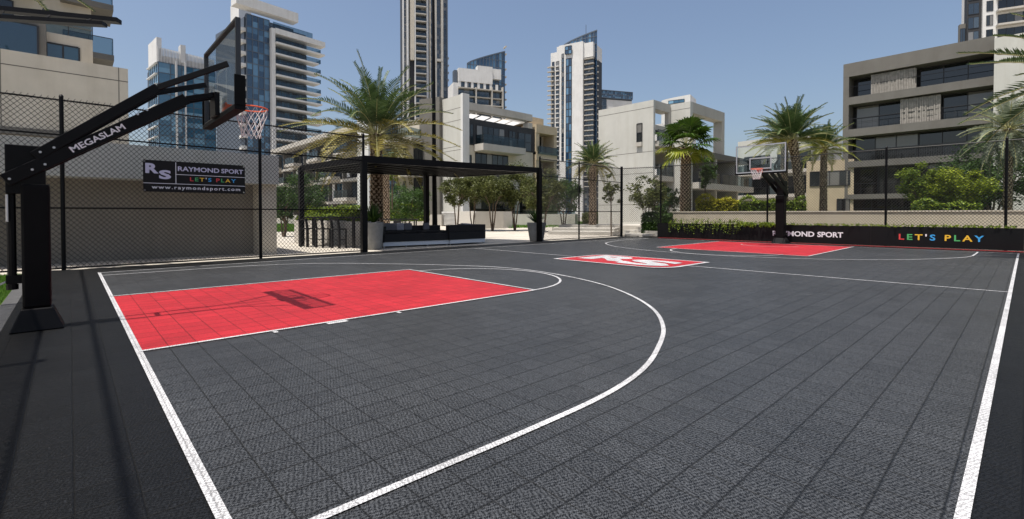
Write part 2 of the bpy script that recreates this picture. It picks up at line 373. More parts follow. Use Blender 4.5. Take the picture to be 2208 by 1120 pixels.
ribbon(ln, [(24.4, .16), (24.25, 15.42)], .05, Zl)                  # far baseline
ribbon(ln, [(12.25, .2), (12.05, 15.35)], .05, Zl)                  # halfway line
ribbon(ln, [(XL, 6.08), (6.2, 6.08)], .05, .016); ribbon(ln, [(XL, 10.49), (6.2, 10.49)], .05, .016)
ribbon(ln, [(6.2, 6.055), (6.2, 10.515)], .05, .020)
ribbon(ln, arc(6.2, 8.1, 1.98, -90, 90), .05, Zl)
ribbon(ln, spline([(.53, 2.185), (1.4, 2.175), (2.2, 2.165), (3.0, 2.19), (3.7, 2.31), (4.4, 2.56), (5.3, 3.0), (6.2, 3.66), (7.0, 4.55), (7.7, 5.68), (8.15, 7.0), (8.34, 8.3),
    (8.2, 9.4), (7.7, 10.4), (7.03, 11.43), (6.2, 12.45), (5.5, 13.25), (4.7, 13.8), (3.6, 14.15), (2.6, 14.22), (.53, 14.22)]), .05, Zl)
for x, ww in ((1.74, .05), (2.38, .26), (3.37, .05)):                       # lane hash marks
    ln.face([(x, 5.965, Zl), (x + ww, 5.965, Zl), (x + ww, 6.055, Zl), (x, 6.055, Zl)])
for q in ([(18.0, 10.52), (17.8, 4.88)], [(17.8, 4.88), (24.45, 4.98)], [(18.0, 10.52), (24.2, 10.62)]): ribbon(ln, q, .055, .016)
ribbon(ln, [(18 - 2.0 * math.cos(R(a)), 7.65 + 1.95 * math.sin(R(a))) for a in range(-90, 91, 4)], .05, Zl)
ribbon(ln, spline([(24.4, 1.2), (22.9, 1.2), (21.4, 1.27), (20, 1.75), (18.55, 2.59), (17.5, 3.6), (16.7, 4.7), (16.05, 6.5), (15.93, 8.0), (16.15, 9.7), (16.9, 11.6), (17.9, 12.9), (19.14, 13.85), (21.3, 14.5), (24.2, 14.7)]), .05, .014)
ribbon(ln, arc(23.1, 7.75, 1.25, 110, 250), .045, .014)
struct('court_lines', ln, M_tile_white)
# centre mark: red rounded panel with white border and the two letters
def rr(x0, x1, y0, y1, r_big, z):
    pts = []
    for cx, cy, r_, a0 in ((x1 - r_big, y1 - r_big, r_big, 0), (x0 + .03, y1 - .03, .03, 90), (x0 + r_big, y0 + r_big, r_big, 180), (x1 - .03, y0 + .03, .03, 270)):
        pts += [(cx + r_ * math.cos(R(a0 + t)), cy + r_ * math.sin(R(a0 + t))) for t in range(0, 91, 15)]
    return poly_mb(pts, z)
struct('centre_logo_border', rr(10.95, 13.45, 6.15, 9.95, .7, .020), M_tile_white)
struct('centre_logo_field', rr(11.05, 13.33, 6.27, 9.83, .62, .024), M_tile_red)
tR = text_mb('R', (11.75, 9.55, .028), (0, -1, 0), (1, 0, 0), 1.75, 1.35, 0, .05); tS = text_mb('S', (11.35, 8.0, .032), (0, -1, 0), (1, 0, 0), 1.55, 1.35, 0, .05)
struct('centre_logo_letter_r', tR, M_tile_white); struct('centre_logo_letter_s', tS, M_tile_white)
# lawns, seen past the fences
def lawn(name, pts, z=-.02):
    return tag(poly_mb(pts, z).build(name, M_lawn), kind='structure')
lawn('lawn', [(-6, 10.9), (-.80, 10.9), (-.80, 16.0), (-6, 16.0)], -.022)
L2 = [gnd(560, 500), gnd(705, 499), gnd(800, 484), gnd(600, 481)]; lawn('lawn', [(p.x, p.y) for p in L2])
L3 = [gnd(1100, 492), gnd(1180, 488.5), gnd(1460, 488), gnd(1460, 478), gnd(1000, 477)]; lawn('lawn', [(p.x, p.y) for p in L3])
g = MB()
def blades(g, n, fx, h0, h1, wd):
    for _ in range(n):
        p = fx(); a = random.random() * 6.28; h = random.uniform(h0, h1); d = Vector((math.cos(a), math.sin(a), 0))
        lean = Vector((random.uniform(-.5, .5), random.uniform(-.5, .5), 0)) * h
        g.face([p - d * wd, p + d * wd, p + lean + Vector((0, 0, h))], random.random())
blades(g, 16000, lambda: Vector((random.uniform(-2.3, -.81), random.uniform(10.92, 16), -.02)), .03, .075, .005)
def inq(pts):
    a, b = random.random(), random.random(); return (pts[0].lerp(pts[1], a)).lerp(pts[3].lerp(pts[2], a), b) + Vector((0, 0, -.02))
blades(g, 12000, lambda: inq(L2), .1, .25, .03)
L3q = [L3[0], L3[2], L3[3], L3[4]]
blades(g, 9000, lambda: inq(L3q), .08, .2, .04)
tag(g.build('grass', M_grassb), 'short green grass blades growing on the lawns beyond the court', 'grass', kind='stuff')
# ================================================================ FENCES
def tube_line(mb, a, b, r_, n=8): mb.tube([a, b], r_, n)
def mesh_panel(a, b, z0, z1, root, sp=.115, rad=.0065):
    a = Vector((a[0], a[1], 0)); b = Vector((b[0], b[1], 0)); L = (b - a).length; d = (b - a) / L; nn = Vector((-d.y, d.x, 0)); H = z1 - z0
    mb = MB(); k = 0
    slope = 1.1
    Hs = H / slope; c = -Hs
    while c < L:
        for sgn in (1, -1):
            u0, u1 = c, c + Hs; zz0, zz1 = z0, z1
            if u0 < 0: zz0 = z0 + (0 - u0) * slope; u0 = 0
            if u1 > L: zz1 = z1 - (u1 - L) * slope; u1 = L
            if zz1 - zz0 < .02: continue
            if sgn < 0: p, q = a + d * (L - u0), a + d * (L - u1)
            else: p, q = a + d * u0, a + d * u1
            off = nn * (.003 * sgn)
            p = Vector((p.x, p.y, zz0)) + off; q = Vector((q.x, q.y, zz1)) + off
            mb.tube([p, q], rad, 3, cap=False)
        c += sp
    u = 0
    while u < L:      # knuckled ends above the top rail
        p = a + d * u; mb.tube([(p.x, p.y, z1 - .01), (p.x + d.x * .03, p.y + d.y * .03, z1 + .045)], rad, 3, cap=False); u += sp
    return mb.build('chain_mesh', M_wire, root)
def fence(pts, label, H=4.25, rails=(.05, 1.55, 3.36, 4.22), posts=None, rpost=.045, lastpost=True, name='chain_link_fence', zmesh=0.04):
    root = thing(name, (pts[0][0], pts[0][1], 0), label, 'fence')
    for i, p in enumerate(pts):
        m = MB().tube([(p[0], p[1], 0), (p[0], p[1], H + .06)], rpost, 10)
        m.tube([(p[0], p[1], H + .06), (p[0], p[1], H + .11)], [rpost * 1.15, rpost * .5], 10); m.sm = False
        m.build('post', M_black, root)
    for i in range(len(pts) - 1):
        a, b = pts[i], pts[i + 1]
        for z in rails:
            MB().tube([(a[0], a[1], z), (b[0], b[1], z)], .022, 6).build('rail', M_black, root)
        mesh_panel(a, b, zmesh, H, root)
    return root
Pp = [(x, FY(x)) for x in (-4.4, -.12, 4.42, 7.93)]
fence(Pp, 'tall black chain-link fence in front of the low rendered building on the left')
Q = [(17.62, FY(17.62)), (20.9, FY(20.9)), (25.2, 17.2)]
fence(Q, 'black chain-link fence between the pergola and the far corner of the court')
fence([(25.25, 17.15), (25.95, 14.9), (26.1, 9.0), (26.2, 4.2), (26.35, .55), (26.45, -5)], 'black chain-link fence running behind the far basketball hoop', rails=(.05, 4.22), zmesh=.9)
# side fence left of the picture (only its shadow and nothing else falls in view)
fence([(-1.6, -6), (-1.6, -1.5), (-1.6, 2.6), (-1.6, 6.4), (-1.6, 10.8)], 'black chain-link side fence left of the near hoop', rails=(4.22,), rpost=.06)
MB().box(-1.60, -1.555, -6, 16, 5.6, 5.64).build('top_beam', M_black, bpy.data.objects['chain_link_fence.003'])  # unseen beam added above the fence to cast a second shadow band
# steel canopy blades in the top left corner
cn = thing('steel_canopy', at(-200, 462, 10.6), 'black flat steel canopy blades jutting in at the top left corner', 'canopy')
a0, a1 = at(-260, -5, 11.2), at(257, 46, 12.2); b0, b1 = at(-260, 22, 10.6), at(226, 53, 11.5)
MB().bar(a0, a1, .22, .11).build('upper_blade', M_black, cn); MB().bar(b0, b1, .2, .09).build('lower_blade', M_black, cn)
for t in (.1, .3, .5, .7, .88): MB().bar(a0.lerp(a1, t), b0.lerp(b1, t), .05, .02).build('cross_strut', M_black, cn)
MB().tube([(a0.x, a0.y, -.03), (a0.x, a0.y, a0.z)], .1, 10).build('mast', M_black, cn)
# ================================================================ BASKETBALL HOOPS
def hoop(origin, s, k, label, wide, BZ0, BZ1, text, reach=1.98, rimz=3.03, silver=False):
    """origin = foot of the post, s = +1/-1 court direction along x, k = overall scale of the steelwork"""
    ox, oy = origin
    root = thing('basketball_hoop', (ox, oy, 0), label, 'basketball hoop', 'basketball hoops at the court ends')
    X = lambda x: ox + s * x
    def pt(x, y, z): return Vector((X(x), oy + y, z))
    hw = .125 * k
    # padded post
    m = MB(); z1 = 1.76 * (1 + (k - 1) * .6)
    m.hexa([pt(-hw, -hw, .27), pt(hw, -hw, .27), pt(hw, hw, .27), pt(-hw, hw, .27), pt(-hw, -hw, z1), pt(hw, -hw, z1), pt(hw, hw, z1), pt(-hw, hw, z1)][::1] if s > 0 else
           [pt(hw, -hw, .27), pt(-hw, -hw, .27), pt(-hw, hw, .27), pt(hw, hw, .27), pt(hw, -hw, z1), pt(-hw, -hw, z1), pt(-hw, hw, z1), pt(hw, hw, z1)])
    m.build('post_pad', M_blackpad, root, bevel=.025)
    m = MB(); bw = .24 * k; sgn = s
    q = lambda x, y, z: pt(x * sgn, y, z)
    m.hexa([q(-bw, -bw * .9, .0), q(bw, -bw * .9, .0), q(bw, bw * .9, .0), q(-bw, bw * .9, .0), q(-hw * 1.12, -hw * 1.12, .268), q(hw * 1.12, -hw * 1.12, .268), q(hw * 1.12, hw * 1.12, .268), q(-hw * 1.12, hw * 1.12, .268)])
    m.build('base', M_black, root, bevel=.015)
    # head bracket
    zt = z1 + .46 * k
    m = MB(); m.box(min(X(-.25 * k), X(.09 * k)), max(X(-.25 * k), X(.09 * k)), oy - .10 * k, oy + .10 * k, z1 - .12, zt); m.build('head_bracket', M_black, root, bevel=.01)
    BX = reach
    half = wide / 2; mid = (BZ0 + BZ1) / 2
    for sy in (-1, 1):
        ym = sy * .125 * k
        ys = ym if s > 0 else ym
        # lower arm: straight, then necked down to the bracket
        A = pt(-.25 * k, ym, z1 + .03); B = pt(BX - .42, ym, BZ0 + .17); C_ = pt(BX - .04, ym * .8, BZ0 + .30)
        arm = MB().bar(A, B, .035, .15 * k).bar(B, C_, .03, .075 * k); arm.build('lower_arm', M_black, root, bevel=.006)
        # upper arm: fans out to the edge of the board
        A = pt(.0, ym, z1 + .33 * k); B = pt(BX - .75, ym * 1.6, mid - .33); C_ = pt(BX - .03, sy * half * .72, mid + .02)
        MB().bar(A, B, .035, .12 * k).bar(B, C_, .03, .08 * k).build('upper_arm', M_black, root, bevel=.006)
        yo = sy * (.125 * k + .03)
        for bx, bz in ((-.21 * k, z1 + .05), (-.02, z1 + .17), (.09, z1 + .24), (.05, z1 + .385), (.17, z1 + .45), (.98, z1 + .97), (1.08, z1 + 1.04)):
            if k <= 1.01: MB().tube([pt(bx, yo - sy * .012, bz), pt(bx, yo + sy * .006, bz)], .014, 8).build('bolt', M_bolt, root)
    MB().bar(pt(BX - .05, -.17 * k, BZ0 + .15), pt(BX - .05, .17 * k, BZ0 + .15), .06, .34).build('mounting_plate', M_black, root)
    MB().bar(pt(.45, -.125 * k, z1 + .56), pt(.45, .125 * k, z1 + .56), .05, .05).build('cross_brace', M_black, root)
    # height actuator behind the post
    MB().tube([pt(-.21 * k, 0, .55), pt(-.21 * k, 0, z1 - .1)], .042 * k, 10).tube([pt(-.21 * k, 0, .5), pt(-.21 * k, 0, .56)], .055 * k, 10).build('height_actuator', M_black, root, smooth=False)
    MB().bar(pt(-.26 * k, 0, .62), pt(-.1 * k, 0, .62), .09, .1).build('actuator_bracket', M_black, root)
    MB().tube([pt(-.24 * k, -.05, z1 - .45), pt(-.24 * k, -.05, z1 - .13)], .013, 8).build('height_gauge', M_bolt, root)
    MB().bar(pt(-.26 * k, -.02, .60), pt(-.40 * k, -.05, .52), .015, .02).build('crank_handle', M_bolt, root)
    # board: frame, glass, target square, padding
    t = .034; fr = MB()
    x0, x1 = BX, BX + .06
    def bb(mb, xa, xb, ya, yb, za, zb): mb.box(min(X(xa), X(xb)), max(X(xa), X(xb)), oy + ya, oy + yb, za, zb)
    bb(fr, x0, x1, -half, -half + t, BZ0, BZ1); bb(fr, x0, x1, half - t, half, BZ0, BZ1)
    bb(fr, x0, x1, -half + t, half - t, BZ0, BZ0 + t); bb(fr, x0, x1, -half + t, half - t, BZ1 - t, BZ1)
    bd = fr.build('backboard_frame', M_boardframe, root)
    gl = MB(); bb(gl, x0 + .030, x0 + .042, -half + t, half - t, BZ0 + t, BZ1 - t); gl.build('backboard_glass', M_clear, bd)
    li = MB(); e = .05; xf0, xf1 = x1 + .0005, x1 + .006
    if silver:
        lb = MB()
        bb(lb, xf0, xf1, -half + .01, -half + .055, BZ0 + .01, BZ1 - .01); bb(lb, xf0, xf1, half - .055, half - .01, BZ0 + .01, BZ1 - .01)
        bb(lb, xf0, xf1, -half + .055, half - .055, BZ0 + .01, BZ0 + .06); bb(lb, xf0, xf1, -half + .055, half - .055, BZ1 - .06, BZ1 - .01)
        lb.build('border_stripe', M_boardframe2, bd)
    sq = .305 * k; sz = rimz + .02
    xf0, xf1 = x0 + .043, x0 + .047
    bb(li, xf0, xf1, -sq, -sq + e, sz + e, sz + .46); bb(li, xf0, xf1, sq - e, sq, sz + e, sz + .46)
    bb(li, xf0, xf1, -sq, sq, sz, sz + e); bb(li, xf0, xf1, -sq, sq, sz + .46, sz + .46 + e)
    li.build('target_square', M_boardframe2, bd)
    pd = MB(); px0, px1 = x0 - .025, x1 + .045
    bb(pd, px0, px1, -half - .02, half + .02, BZ0 - .06, BZ0 - .001); 
    bb(pd, px0, px1, -half - .03, -half - .001, BZ0, BZ0 + .40); bb(pd, px0, px1, half + .001, half + .03, BZ0, BZ0 + .40)
    pd.build('board_padding', M_blackpad, root)
    # rim and net
    rr_ = .228 * (1 if k < 1.01 else 1.05); rc = pt(BX + .06 + .15 + rr_, 0, rimz)
    rm = MB(); rm.tube([rc + Vector((rr_ * math.cos(2 * math.pi * j / 40), rr_ * math.sin(2 * math.pi * j / 40), 0)) for j in range(41)], .011, 8, cap=False)
    ga = pt(BX + .06, -.10, rimz); gb = pt(BX + .06, .10, rimz)
    hx = pt(BX + .24, 0, rimz)
    rm.hexa([pt(BX + .06, -.09, rimz - .02), pt(BX + .26, -.12, rimz - .02), pt(BX + .26, .12, rimz - .02), pt(BX + .06, .09, rimz - .02), pt(BX + .06, -.09, rimz), pt(BX + .26, -.12, rimz), pt(BX + .26, .12, rimz), pt(BX + .06, .09, rimz)])
    bb(rm, BX + .062, BX + .085, -.11, .11, rimz - .16, rimz + .02)
    bb(rm, BX + .085, BX + .24, -.10, -.09, rimz - .10, rimz); bb(rm, BX + .085, BX + .24, .09, .10, rimz - .10, rimz)
    ri = rm.build('rim', M_orange, root)
    nn = MB(); N = 12
    prof = [(0, 1.0), (.1, .93), (.2, .80), (.3, .68), (.38, .60), (.45, .58)]
    def npnt(j, z, rf): a = 2 * math.pi * j / N; jit = .006; return rc + Vector((rr_ * rf * math.cos(a) + random.uniform(-jit, jit), rr_ * rf * math.sin(a) + random.uniform(-jit, jit), -z + random.uniform(-jit, jit)))
    grid = [[npnt(j + .5 * (i % 2), z, rf) for j in range(N)] for i, (z, rf) in enumerate(prof)]
    for i in range(len(prof) - 1):
        for j in range(N):
            k2 = (j + (1 if i % 2 else -1)) % N
            cr_ = .0045 if k < 1.01 else .0065
            nn.tube([grid[i][j], grid[i + 1][j]], cr_, 4, cap=False); nn.tube([grid[i][j], grid[i + 1][k2]], cr_, 4, cap=False)
    nn.build('net', M_cord, ri)
    if text:
        d = (pt(BX - .42, 0, BZ0 + .17) - pt(-.25, 0, z1 + .03)).normalized(); up = Vector((-d.z, 0, d.x))
        o = pt(.34, -.125 - .018, 0); o.z = pt(-.25, 0, z1 + .03).z + (.34 + .25) * d.z / d.x - .035
        text_mb('MEGASLAM', o, d, up, .63, .075, .002, .02).build('lettering', M_txtw, root)
    return root
hoop((-.30, 8.22), 1, 1.0, 'black adjustable basketball hoop with padded post standing close on the left', 2.05, 2.86, 4.03, True, reach=1.95, rimz=3.04)
hoop((24.95, 8.0), -1, 1.5, 'distant black basketball hoop with silver-edged glass board in front of the long banner', 2.08, 3.22, 4.46, False, reach=2.6, rimz=3.36, silver=True)
# ================================================================ BANNERS
def lets_play(root, origin, u, v, width, height, gap):
    cols = [M_lr, M_lg, M_ly, M_txtw, M_lb, M_ly, M_lg, M_ly, M_lb]
    ls = text_mb("LET'S PLAY", origin, u, v, width, height, .004, .02, 1.15, each=True)
    return ls, cols
def banner_left():
    yb = FY(3) - .07; root = None
    A = on_y(308, 345, yb); B = on_y(528, 357, yb); Cc = on_y(308, 413, yb); D = on_y(528, 419, yb)
    zt = (A.z + B.z) / 2; zb = (Cc.z + D.z) / 2; x0, x1 = A.x, B.x; W = x1 - x0; H = zt - zb
    root = thing('banner', (x0, yb, zb), 'black and white sponsor banner with web address tied to the left fence', 'banner')
    m = MB().box(x0, x1, yb, yb + .012, zb, zt); m.build('banner_sheet', M_vinyl, root)
    U = (1, 0, 0); V = (0, 0, 1)
    P = lambda a, b, dy=0.0: Vector((x0 + a * W, yb - .0015 - dy, zb + b * H))
    fr = MB()
    def strip(a0, a1, b0, b1): fr.box(x0 + a0 * W, x0 + a1 * W, yb - .003, yb - .0005, zb + b0 * H, zb + b1 * H)
    strip(0.0, 1, .265, .28); strip(.293, .299, .28, .97); strip(.299, 1, .572, .587)
    fr.build('dividing_line', M_txtw, root)
    text_mb('R', P(.02, .60), U, V, .118 * W, .30 * H, .002, .045).build('letter_r', M_txt, root)
    text_mb('S', P(.14, .43), U, V, .112 * W, .27 * H, .004, .045).build('letter_s', M_txt, root)
    text_mb('RAYMOND', P(.315, .70), U, V, .41 * W, .15 * H, .002, .025).build('sponsor_name', M_txt, root); text_mb('SPORT', P(.745, .70), U, V, .235 * W, .15 * H, .002, .025).build('sponsor_name', M_txt, root)
    text_mb('www.raymondsport.com', P(.075, .10), U, V, .87 * W, .115 * H, .002, .012, 1.25).build('web_address', M_txtw, root)
    ls = text_mb("LET'S PLAY", P(.43, .385), U, V, .47 * W, .125 * H, .002, .02, 1.3, each=True)
    for l_, c_ in zip(ls, [M_lr, M_lg, M_ly, M_txtw, M_lb, M_lr, M_lg, M_ly, M_lb]): l_.build('slogan_letter', c_, root)
    gm = MB()
    for a, b in ((.015, .04), (.985, .04), (.015, .96), (.985, .96)): gm.lathe(P(a, b), [(.001, 0), (.001, .001)], 4)
    for a, b in ((.012, .045), (.988, .045), (.012, .955), (.988, .955)):
        p = P(a, b); gm.tube([p + Vector((.018 * math.cos(t * .785), -.002, .018 * math.sin(t * .785))) for t in range(9)], .004, 4, cap=False)
    gm.build('grommet', M_bolt, root)
banner_left()
# long banner at the far end, in panels laid along the far fence
A = Vector((25.78, 15.02, 0)); B = Vector((26.02, .05, 0)); D_ = (B - A); LB = D_.length; D_ /= LB; Nf = Vector((-1, 0, 0))
def on_bn(px, py):
    d = ray(px, py); n_ = Vector((D_.y, -D_.x, 0)); t = n_.dot(A - Vector((0, 0, 0))) / n_.dot(d); p = d * t; return (p - A).dot(D_), p.z + CAM_H
for i, (p0, p1, lab) in enumerate(((1426, 1617, 'plain black ground banner half hidden by trailing leaves at the far left end'), (1617, 1878, 'black ground banner with white sponsor name behind the far hoop'), (1878, 2203, 'black ground banner with colourful slogan letters near the right edge'))):
    u0 = on_bn(p0, 500)[0]; u1 = on_bn(p1, 500)[0]
    if i == 0: u0 = 0
    if i == 2: u1 = LB
    root = thing('ground_banner', A + D_ * u0, lab, 'banner', 'black banners along the far end')
    a = A + D_ * (u0 + .002); b = A + D_ * (u1 - .002); H = .87
    MB().hexa([(a.x, a.y, .02), (b.x, b.y, .02), (b.x + .03, b.y, .02), (a.x + .03, a.y, .02), (a.x, a.y, H), (b.x, b.y, H), (b.x + .03, b.y, H), (a.x + .03, a.y, H)]).build('banner_sheet', M_vinyl, root)
    if i == 1:
        t0, z0 = on_bn(1666, 508); t1, z1_ = on_bn(1818, 509); h = on_bn(1770, 497)[1] - on_bn(1770, 508)[1]
        tw_ = t1 - t0
        for wd_, o0, o1 in (('RAYMOND', 0, .615), ('SPORT', .655, 1)): text_mb(wd_, A + D_ * (t0 + tw_ * o0) + Vector((-.003, 0, z0)), D_, (0, 0, 1), tw_ * (o1 - o0), h, .002, .03).build('sponsor_name', M_txtw, root)
    if i == 2:
        t0, z0 = on_bn(1938, 516); t1, z1_ = on_bn(2122, 519); h = on_bn(2030, 505)[1] - on_bn(2030, 518)[1]
        ls = text_mb("LET'S PLAY", A + D_ * t0 + Vector((-.003, 0, z0 - .01)), D_, (0, 0, 1), t1 - t0, h, .002, .02, 1.35, each=True)
        for l_, c_ in zip(ls, [M_lr, M_lg, M_ly, M_txtw, M_lb, M_ly, M_lg, M_ly, M_lb]): l_.build('slogan_letter', c_, root)
# ================================================================ WALL BEHIND THE FAR END
rw = thing('garden_wall', (28.0, 8, 0), 'long low cream garden wall behind the far hoop and banners', 'wall')
yl = on_x(1441, 470, 28.0).y
MB().box(28.0, 28.35, -9, yl, -.05, 1.50).build('wall_body', M_cream, rw)
MB().box(27.96, 28.39, -9, yl + .04, 1.50, 1.56).build('coping', M_wallwarm, rw)
struct('planting_bed', MB().box(28.35, 52.5, -12, yl - .2, -.05, 1.1), M_lawn)
# ================================================================ BUILDINGS
class Fac:
    def __init__(s, A, B):
        s.A = Vector((A[0], A[1], 0)); s.B = Vector((B[0], B[1], 0)); s.L = (s.B - s.A).length; s.u = (s.B - s.A) / s.L
        n_ = Vector((s.u.y, -s.u.x, 0)); s.n = n_ if n_.dot(-s.A) > 0 else -n_
    def uz(s, px, py):
        d = ray(px, py); t = s.n.dot(s.A) / s.n.dot(d); p = d * t; return (p - s.A).dot(s.u), p.z + CAM_H
    def U(s, px): return s.uz(px, 462)[0]
    def Z(s, px, py): return s.uz(px, py)[1]
    def P(s, u_, z, w_=0): return s.A + s.u * u_ + s.n * w_ + Vector((0, 0, z))
    def box(s, mb, u0, u1, z0, z1, w0, w1):
        mb.hexa([s.P(u0, z0, w1), s.P(u1, z0, w1), s.P(u1, z0, w0), s.P(u0, z0, w0), s.P(u0, z1, w1), s.P(u1, z1, w1), s.P(u1, z1, w0), s.P(u0, z1, w0)]); return mb
    def part(s, name, m, root, *boxes, bevel=0):
        o = None
        for b in boxes: o = s.box(MB(), *b).build(name, m, root, bevel=bevel)
        return o
    def panes(s, mb, u0, u1, z0, z1, nu, nz, w_, jit=.004, curtain=0):
        for i in range(nu):
            for j in range(nz):
                a, b = u0 + (u1 - u0) * i / nu, u0 + (u1 - u0) * (i + 1) / nu; c, d = z0 + (z1 - z0) * j / nz, z0 + (z1 - z0) * (j + 1) / nz
                wj = [w_ + random.uniform(-jit, jit) * (b - a) for _ in range(3)]
                mb.face([s.P(a, c, wj[0]), s.P(b, c, wj[1]), s.P(b, d, wj[1] + wj[2] - w_), s.P(a, d, wj[0] + wj[2] - w_)], random.random())
    def grid(s, mb, u0, u1, z0, z1, nu, nz, w0, w1, t=.05):
        for i in range(nu + 1):
            a = u0 + (u1 - u0) * i / nu; s.box(mb, a - t / 2, a + t / 2, z0, z1, w0, w1)
        for j in range(nz + 1):
            c = z0 + (z1 - z0) * j / nz; s.box(mb, u0 + t / 2, u1 - t / 2, c - t / 2, c + t / 2, w0, w1 - .004)
    def window(s, root, u0, u1, z0, z1, nu=2, nz=1, w_=.02, m=None, name='window', t=.06):
        fr = MB(); s.grid(fr, u0, u1, z0, z1, nu, nz, w_ - .02, w_ + .05, t); o = fr.build(name, M_frame, root)
        g_ = MB(); s.panes(g_, u0, u1, z0, z1, nu, nz, w_ + .015); g_.build('pane', m or M_win, o); return o
    def rail(s, root, u0, u1, z0, h, w_, returns=True, depth=1.0, name='railing', m=None):
        mb = MB(); s.box(mb, u0, u1, z0, z0 + h, w_ - .02, w_)
        if returns: s.box(mb, u0, u0 + .02, z0, z0 + h, w_ - depth, w_ - .022); s.box(mb, u1 - .02, u1, z0, z0 + h, w_ - depth, w_ - .022)
        o = mb.build(name, m or M_rail, root); hr = MB(); s.box(hr, u0, u1, z0 + h, z0 + h + .04, w_ - .03, w_ + .01)
        n_ = max(2, int((u1 - u0) / 1.3))
        for k in range(n_ + 1):
            a = u0 + (u1 - u0) * k / n_; s.box(hr, a - .015, a + .015, z0, z0 + h, w_ + .001, w_ + .02)
        hr.build('handrail', M_frame, o); return o
def bthing(name, f, label, cat='building', group=None): return thing(name, f.A, label, cat, group)

# --- low rendered building right behind the left fence
f = Fac((-9, 19.0), (on_y(573, 462, 19.0).x, 19.0)); rt = bthing('service_building', f, 'low rendered service building with overhanging parapet behind the left fence')
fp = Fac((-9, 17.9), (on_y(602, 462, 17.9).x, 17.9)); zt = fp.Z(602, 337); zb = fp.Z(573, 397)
f.part('wall', M_recess_shade, rt, (0, f.L, -.03, zb, -6, 0)); fp.part('end_pier', M_wallwarm, rt, (fp.L - .55, fp.L - .01, -.03, zb - .001, -7, -.25))
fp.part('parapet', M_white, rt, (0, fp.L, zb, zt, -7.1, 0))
# --- big cream block behind it
f = Fac((-14, 28.0), (on_y(280, 462, 28.0).x, 28.0)); rt = bthing('rendered_block', f, 'large blank cream block rising behind the low building at the left edge')
zt = f.Z(280, 150); f.part('wall', M_wallwarm, rt, (0, f.L, 0, zt, -2.2, 0))
zj = f.Z(280, 178); j = [(0, f.L, zj - .02, zj + .02, 0, .004)]
for px in (6, 260): j.append((f.U(px) - .015, f.U(px) + .015, 0, zt, .0045, .006))
f.part('panel_joint', M_joint, rt, *j)
zj = f.Z(120, 290); f.part('roof_canopy_edge', M_grey, rt, (0, f.U(200), zj - .18, zj + .1, .01, .5))
# upper storeys with blue glass, stepped back, and the balconied tower over them
f2 = Fac((-14, 30.4), (on_y(200, 100, 30.4).x, 30.4)); rt = bthing('terrace_block', f2, 'set-back upper block with blue glass over the cream block, top left')
zr = f2.Z(150, 78); f2.part('wall', M_wallwarm, rt, (0, f2.L, 0, zr, -1.4, 0))
g0 = Fac((-14, 29.4), (on_y(99, 80, 29.4).x, 29.4)); zz1 = g0.Z(97, 60)
g0.part('glazed_box', M_grey, rt, (0, g0.L, 6, zz1 + .2, -.9, 0)); g0.window(rt, g0.L - 7.4, g0.L - .25, 7.0, zz1, 3, 1, m=M_winblue)
f2.window(rt, f2.U(106), f2.U(176), f2.Z(140, 135), f2.Z(140, 99), 2, 1, m=M_winblue)
f2.part('panel_joint', M_joint, rt, (f2.U(99), f2.L, f2.Z(150, 99) - .02 + .9, f2.Z(150, 99) + .02 + .9, 0, .004))
f2.rail(rt, f2.U(99), f2.L, zr + .01, 1.0, -.05, False)
f3 = Fac((-22, 40.0), (on_y(197, 60, 40.0).x, 40.0)); rt = bthing('balconied_tower', f3, 'beige tower with stacked curved balconies at the top left')
f3.part('wall', M_wallwarm, rt, (0, f3.L, 0, 34, -8, 0))
for k in range(7):
    z = f3.Z(200, 134) + k * 3.15 - 3.0
    f3.part('balcony', M_grey, rt, (f3.L - 1.4, f3.L + 1.05, z, z + .35, -3, .55)); f3.rail(rt, f3.L - 1.3, f3.L + 1.0, z + .36, 1.0, .5)
    f3.part('balcony', M_grey, rt, (f3.L - 9.4, f3.L - 2.2, z, z + .3, -.1, 1.2)); f3.rail(rt, f3.L - 9.3, f3.L - 2.3, z + .31, 1.0, 1.15)
    f3.window(rt, f3.L - 8.6, f3.L - 3.4, z + .4, z + 2.6, 4, 1)
# --- dark grey apartment block on the right
X11 = 54.0
f = Fac((X11, on_x(1815, 462, X11).y), (X11, on_x(2138, 462, X11).y)); rt = bthing('dark_apartment_block', f, 'dark grey four storey apartment block with recessed glazing on the right')
ZT = f.Z(1900, 124); L = f.L
f.part('core', M_dgrey, rt, (0, L, 0, ZT - .3, -10, -1.9))
f.part('top_beam', M_grey, rt, (0, L, ZT - 1.25, ZT, -10.2, 0)); f.part('side_pier', M_grey, rt, (0, .45, 0, ZT - 1.252, -10.1, -.005))
fl = []
for py0, py1 in ((211, 227), (280, 296), (349, 362), (420, 430)):
    fl.append((f.Z(1828, py1), f.Z(1828, py0)))
for z0, z1 in fl: f.part('floor_slab', M_grey, rt, (.452, L, z0, z1, -2.2, -.01))
tops = [ZT - 1.25] + [z0 for z0, z1 in fl]; bots = [z1 for z0, z1 in fl] + [0.9]
lay = [[('w', 1838, 1873), ('l', 1873, 1970), ('w', 1975, 2138)], [('w', 1836, 1937), ('l', 1937, 2024), ('w', 2026, 2138)], [('w', 1834, 1972), ('w', 1974, 2138)], [('w', 1832, 2000), ('l', 2002, 2050), ('w', 2052, 2138)], [('w', 1830, 1960), ('w', 1962, 2138)]]
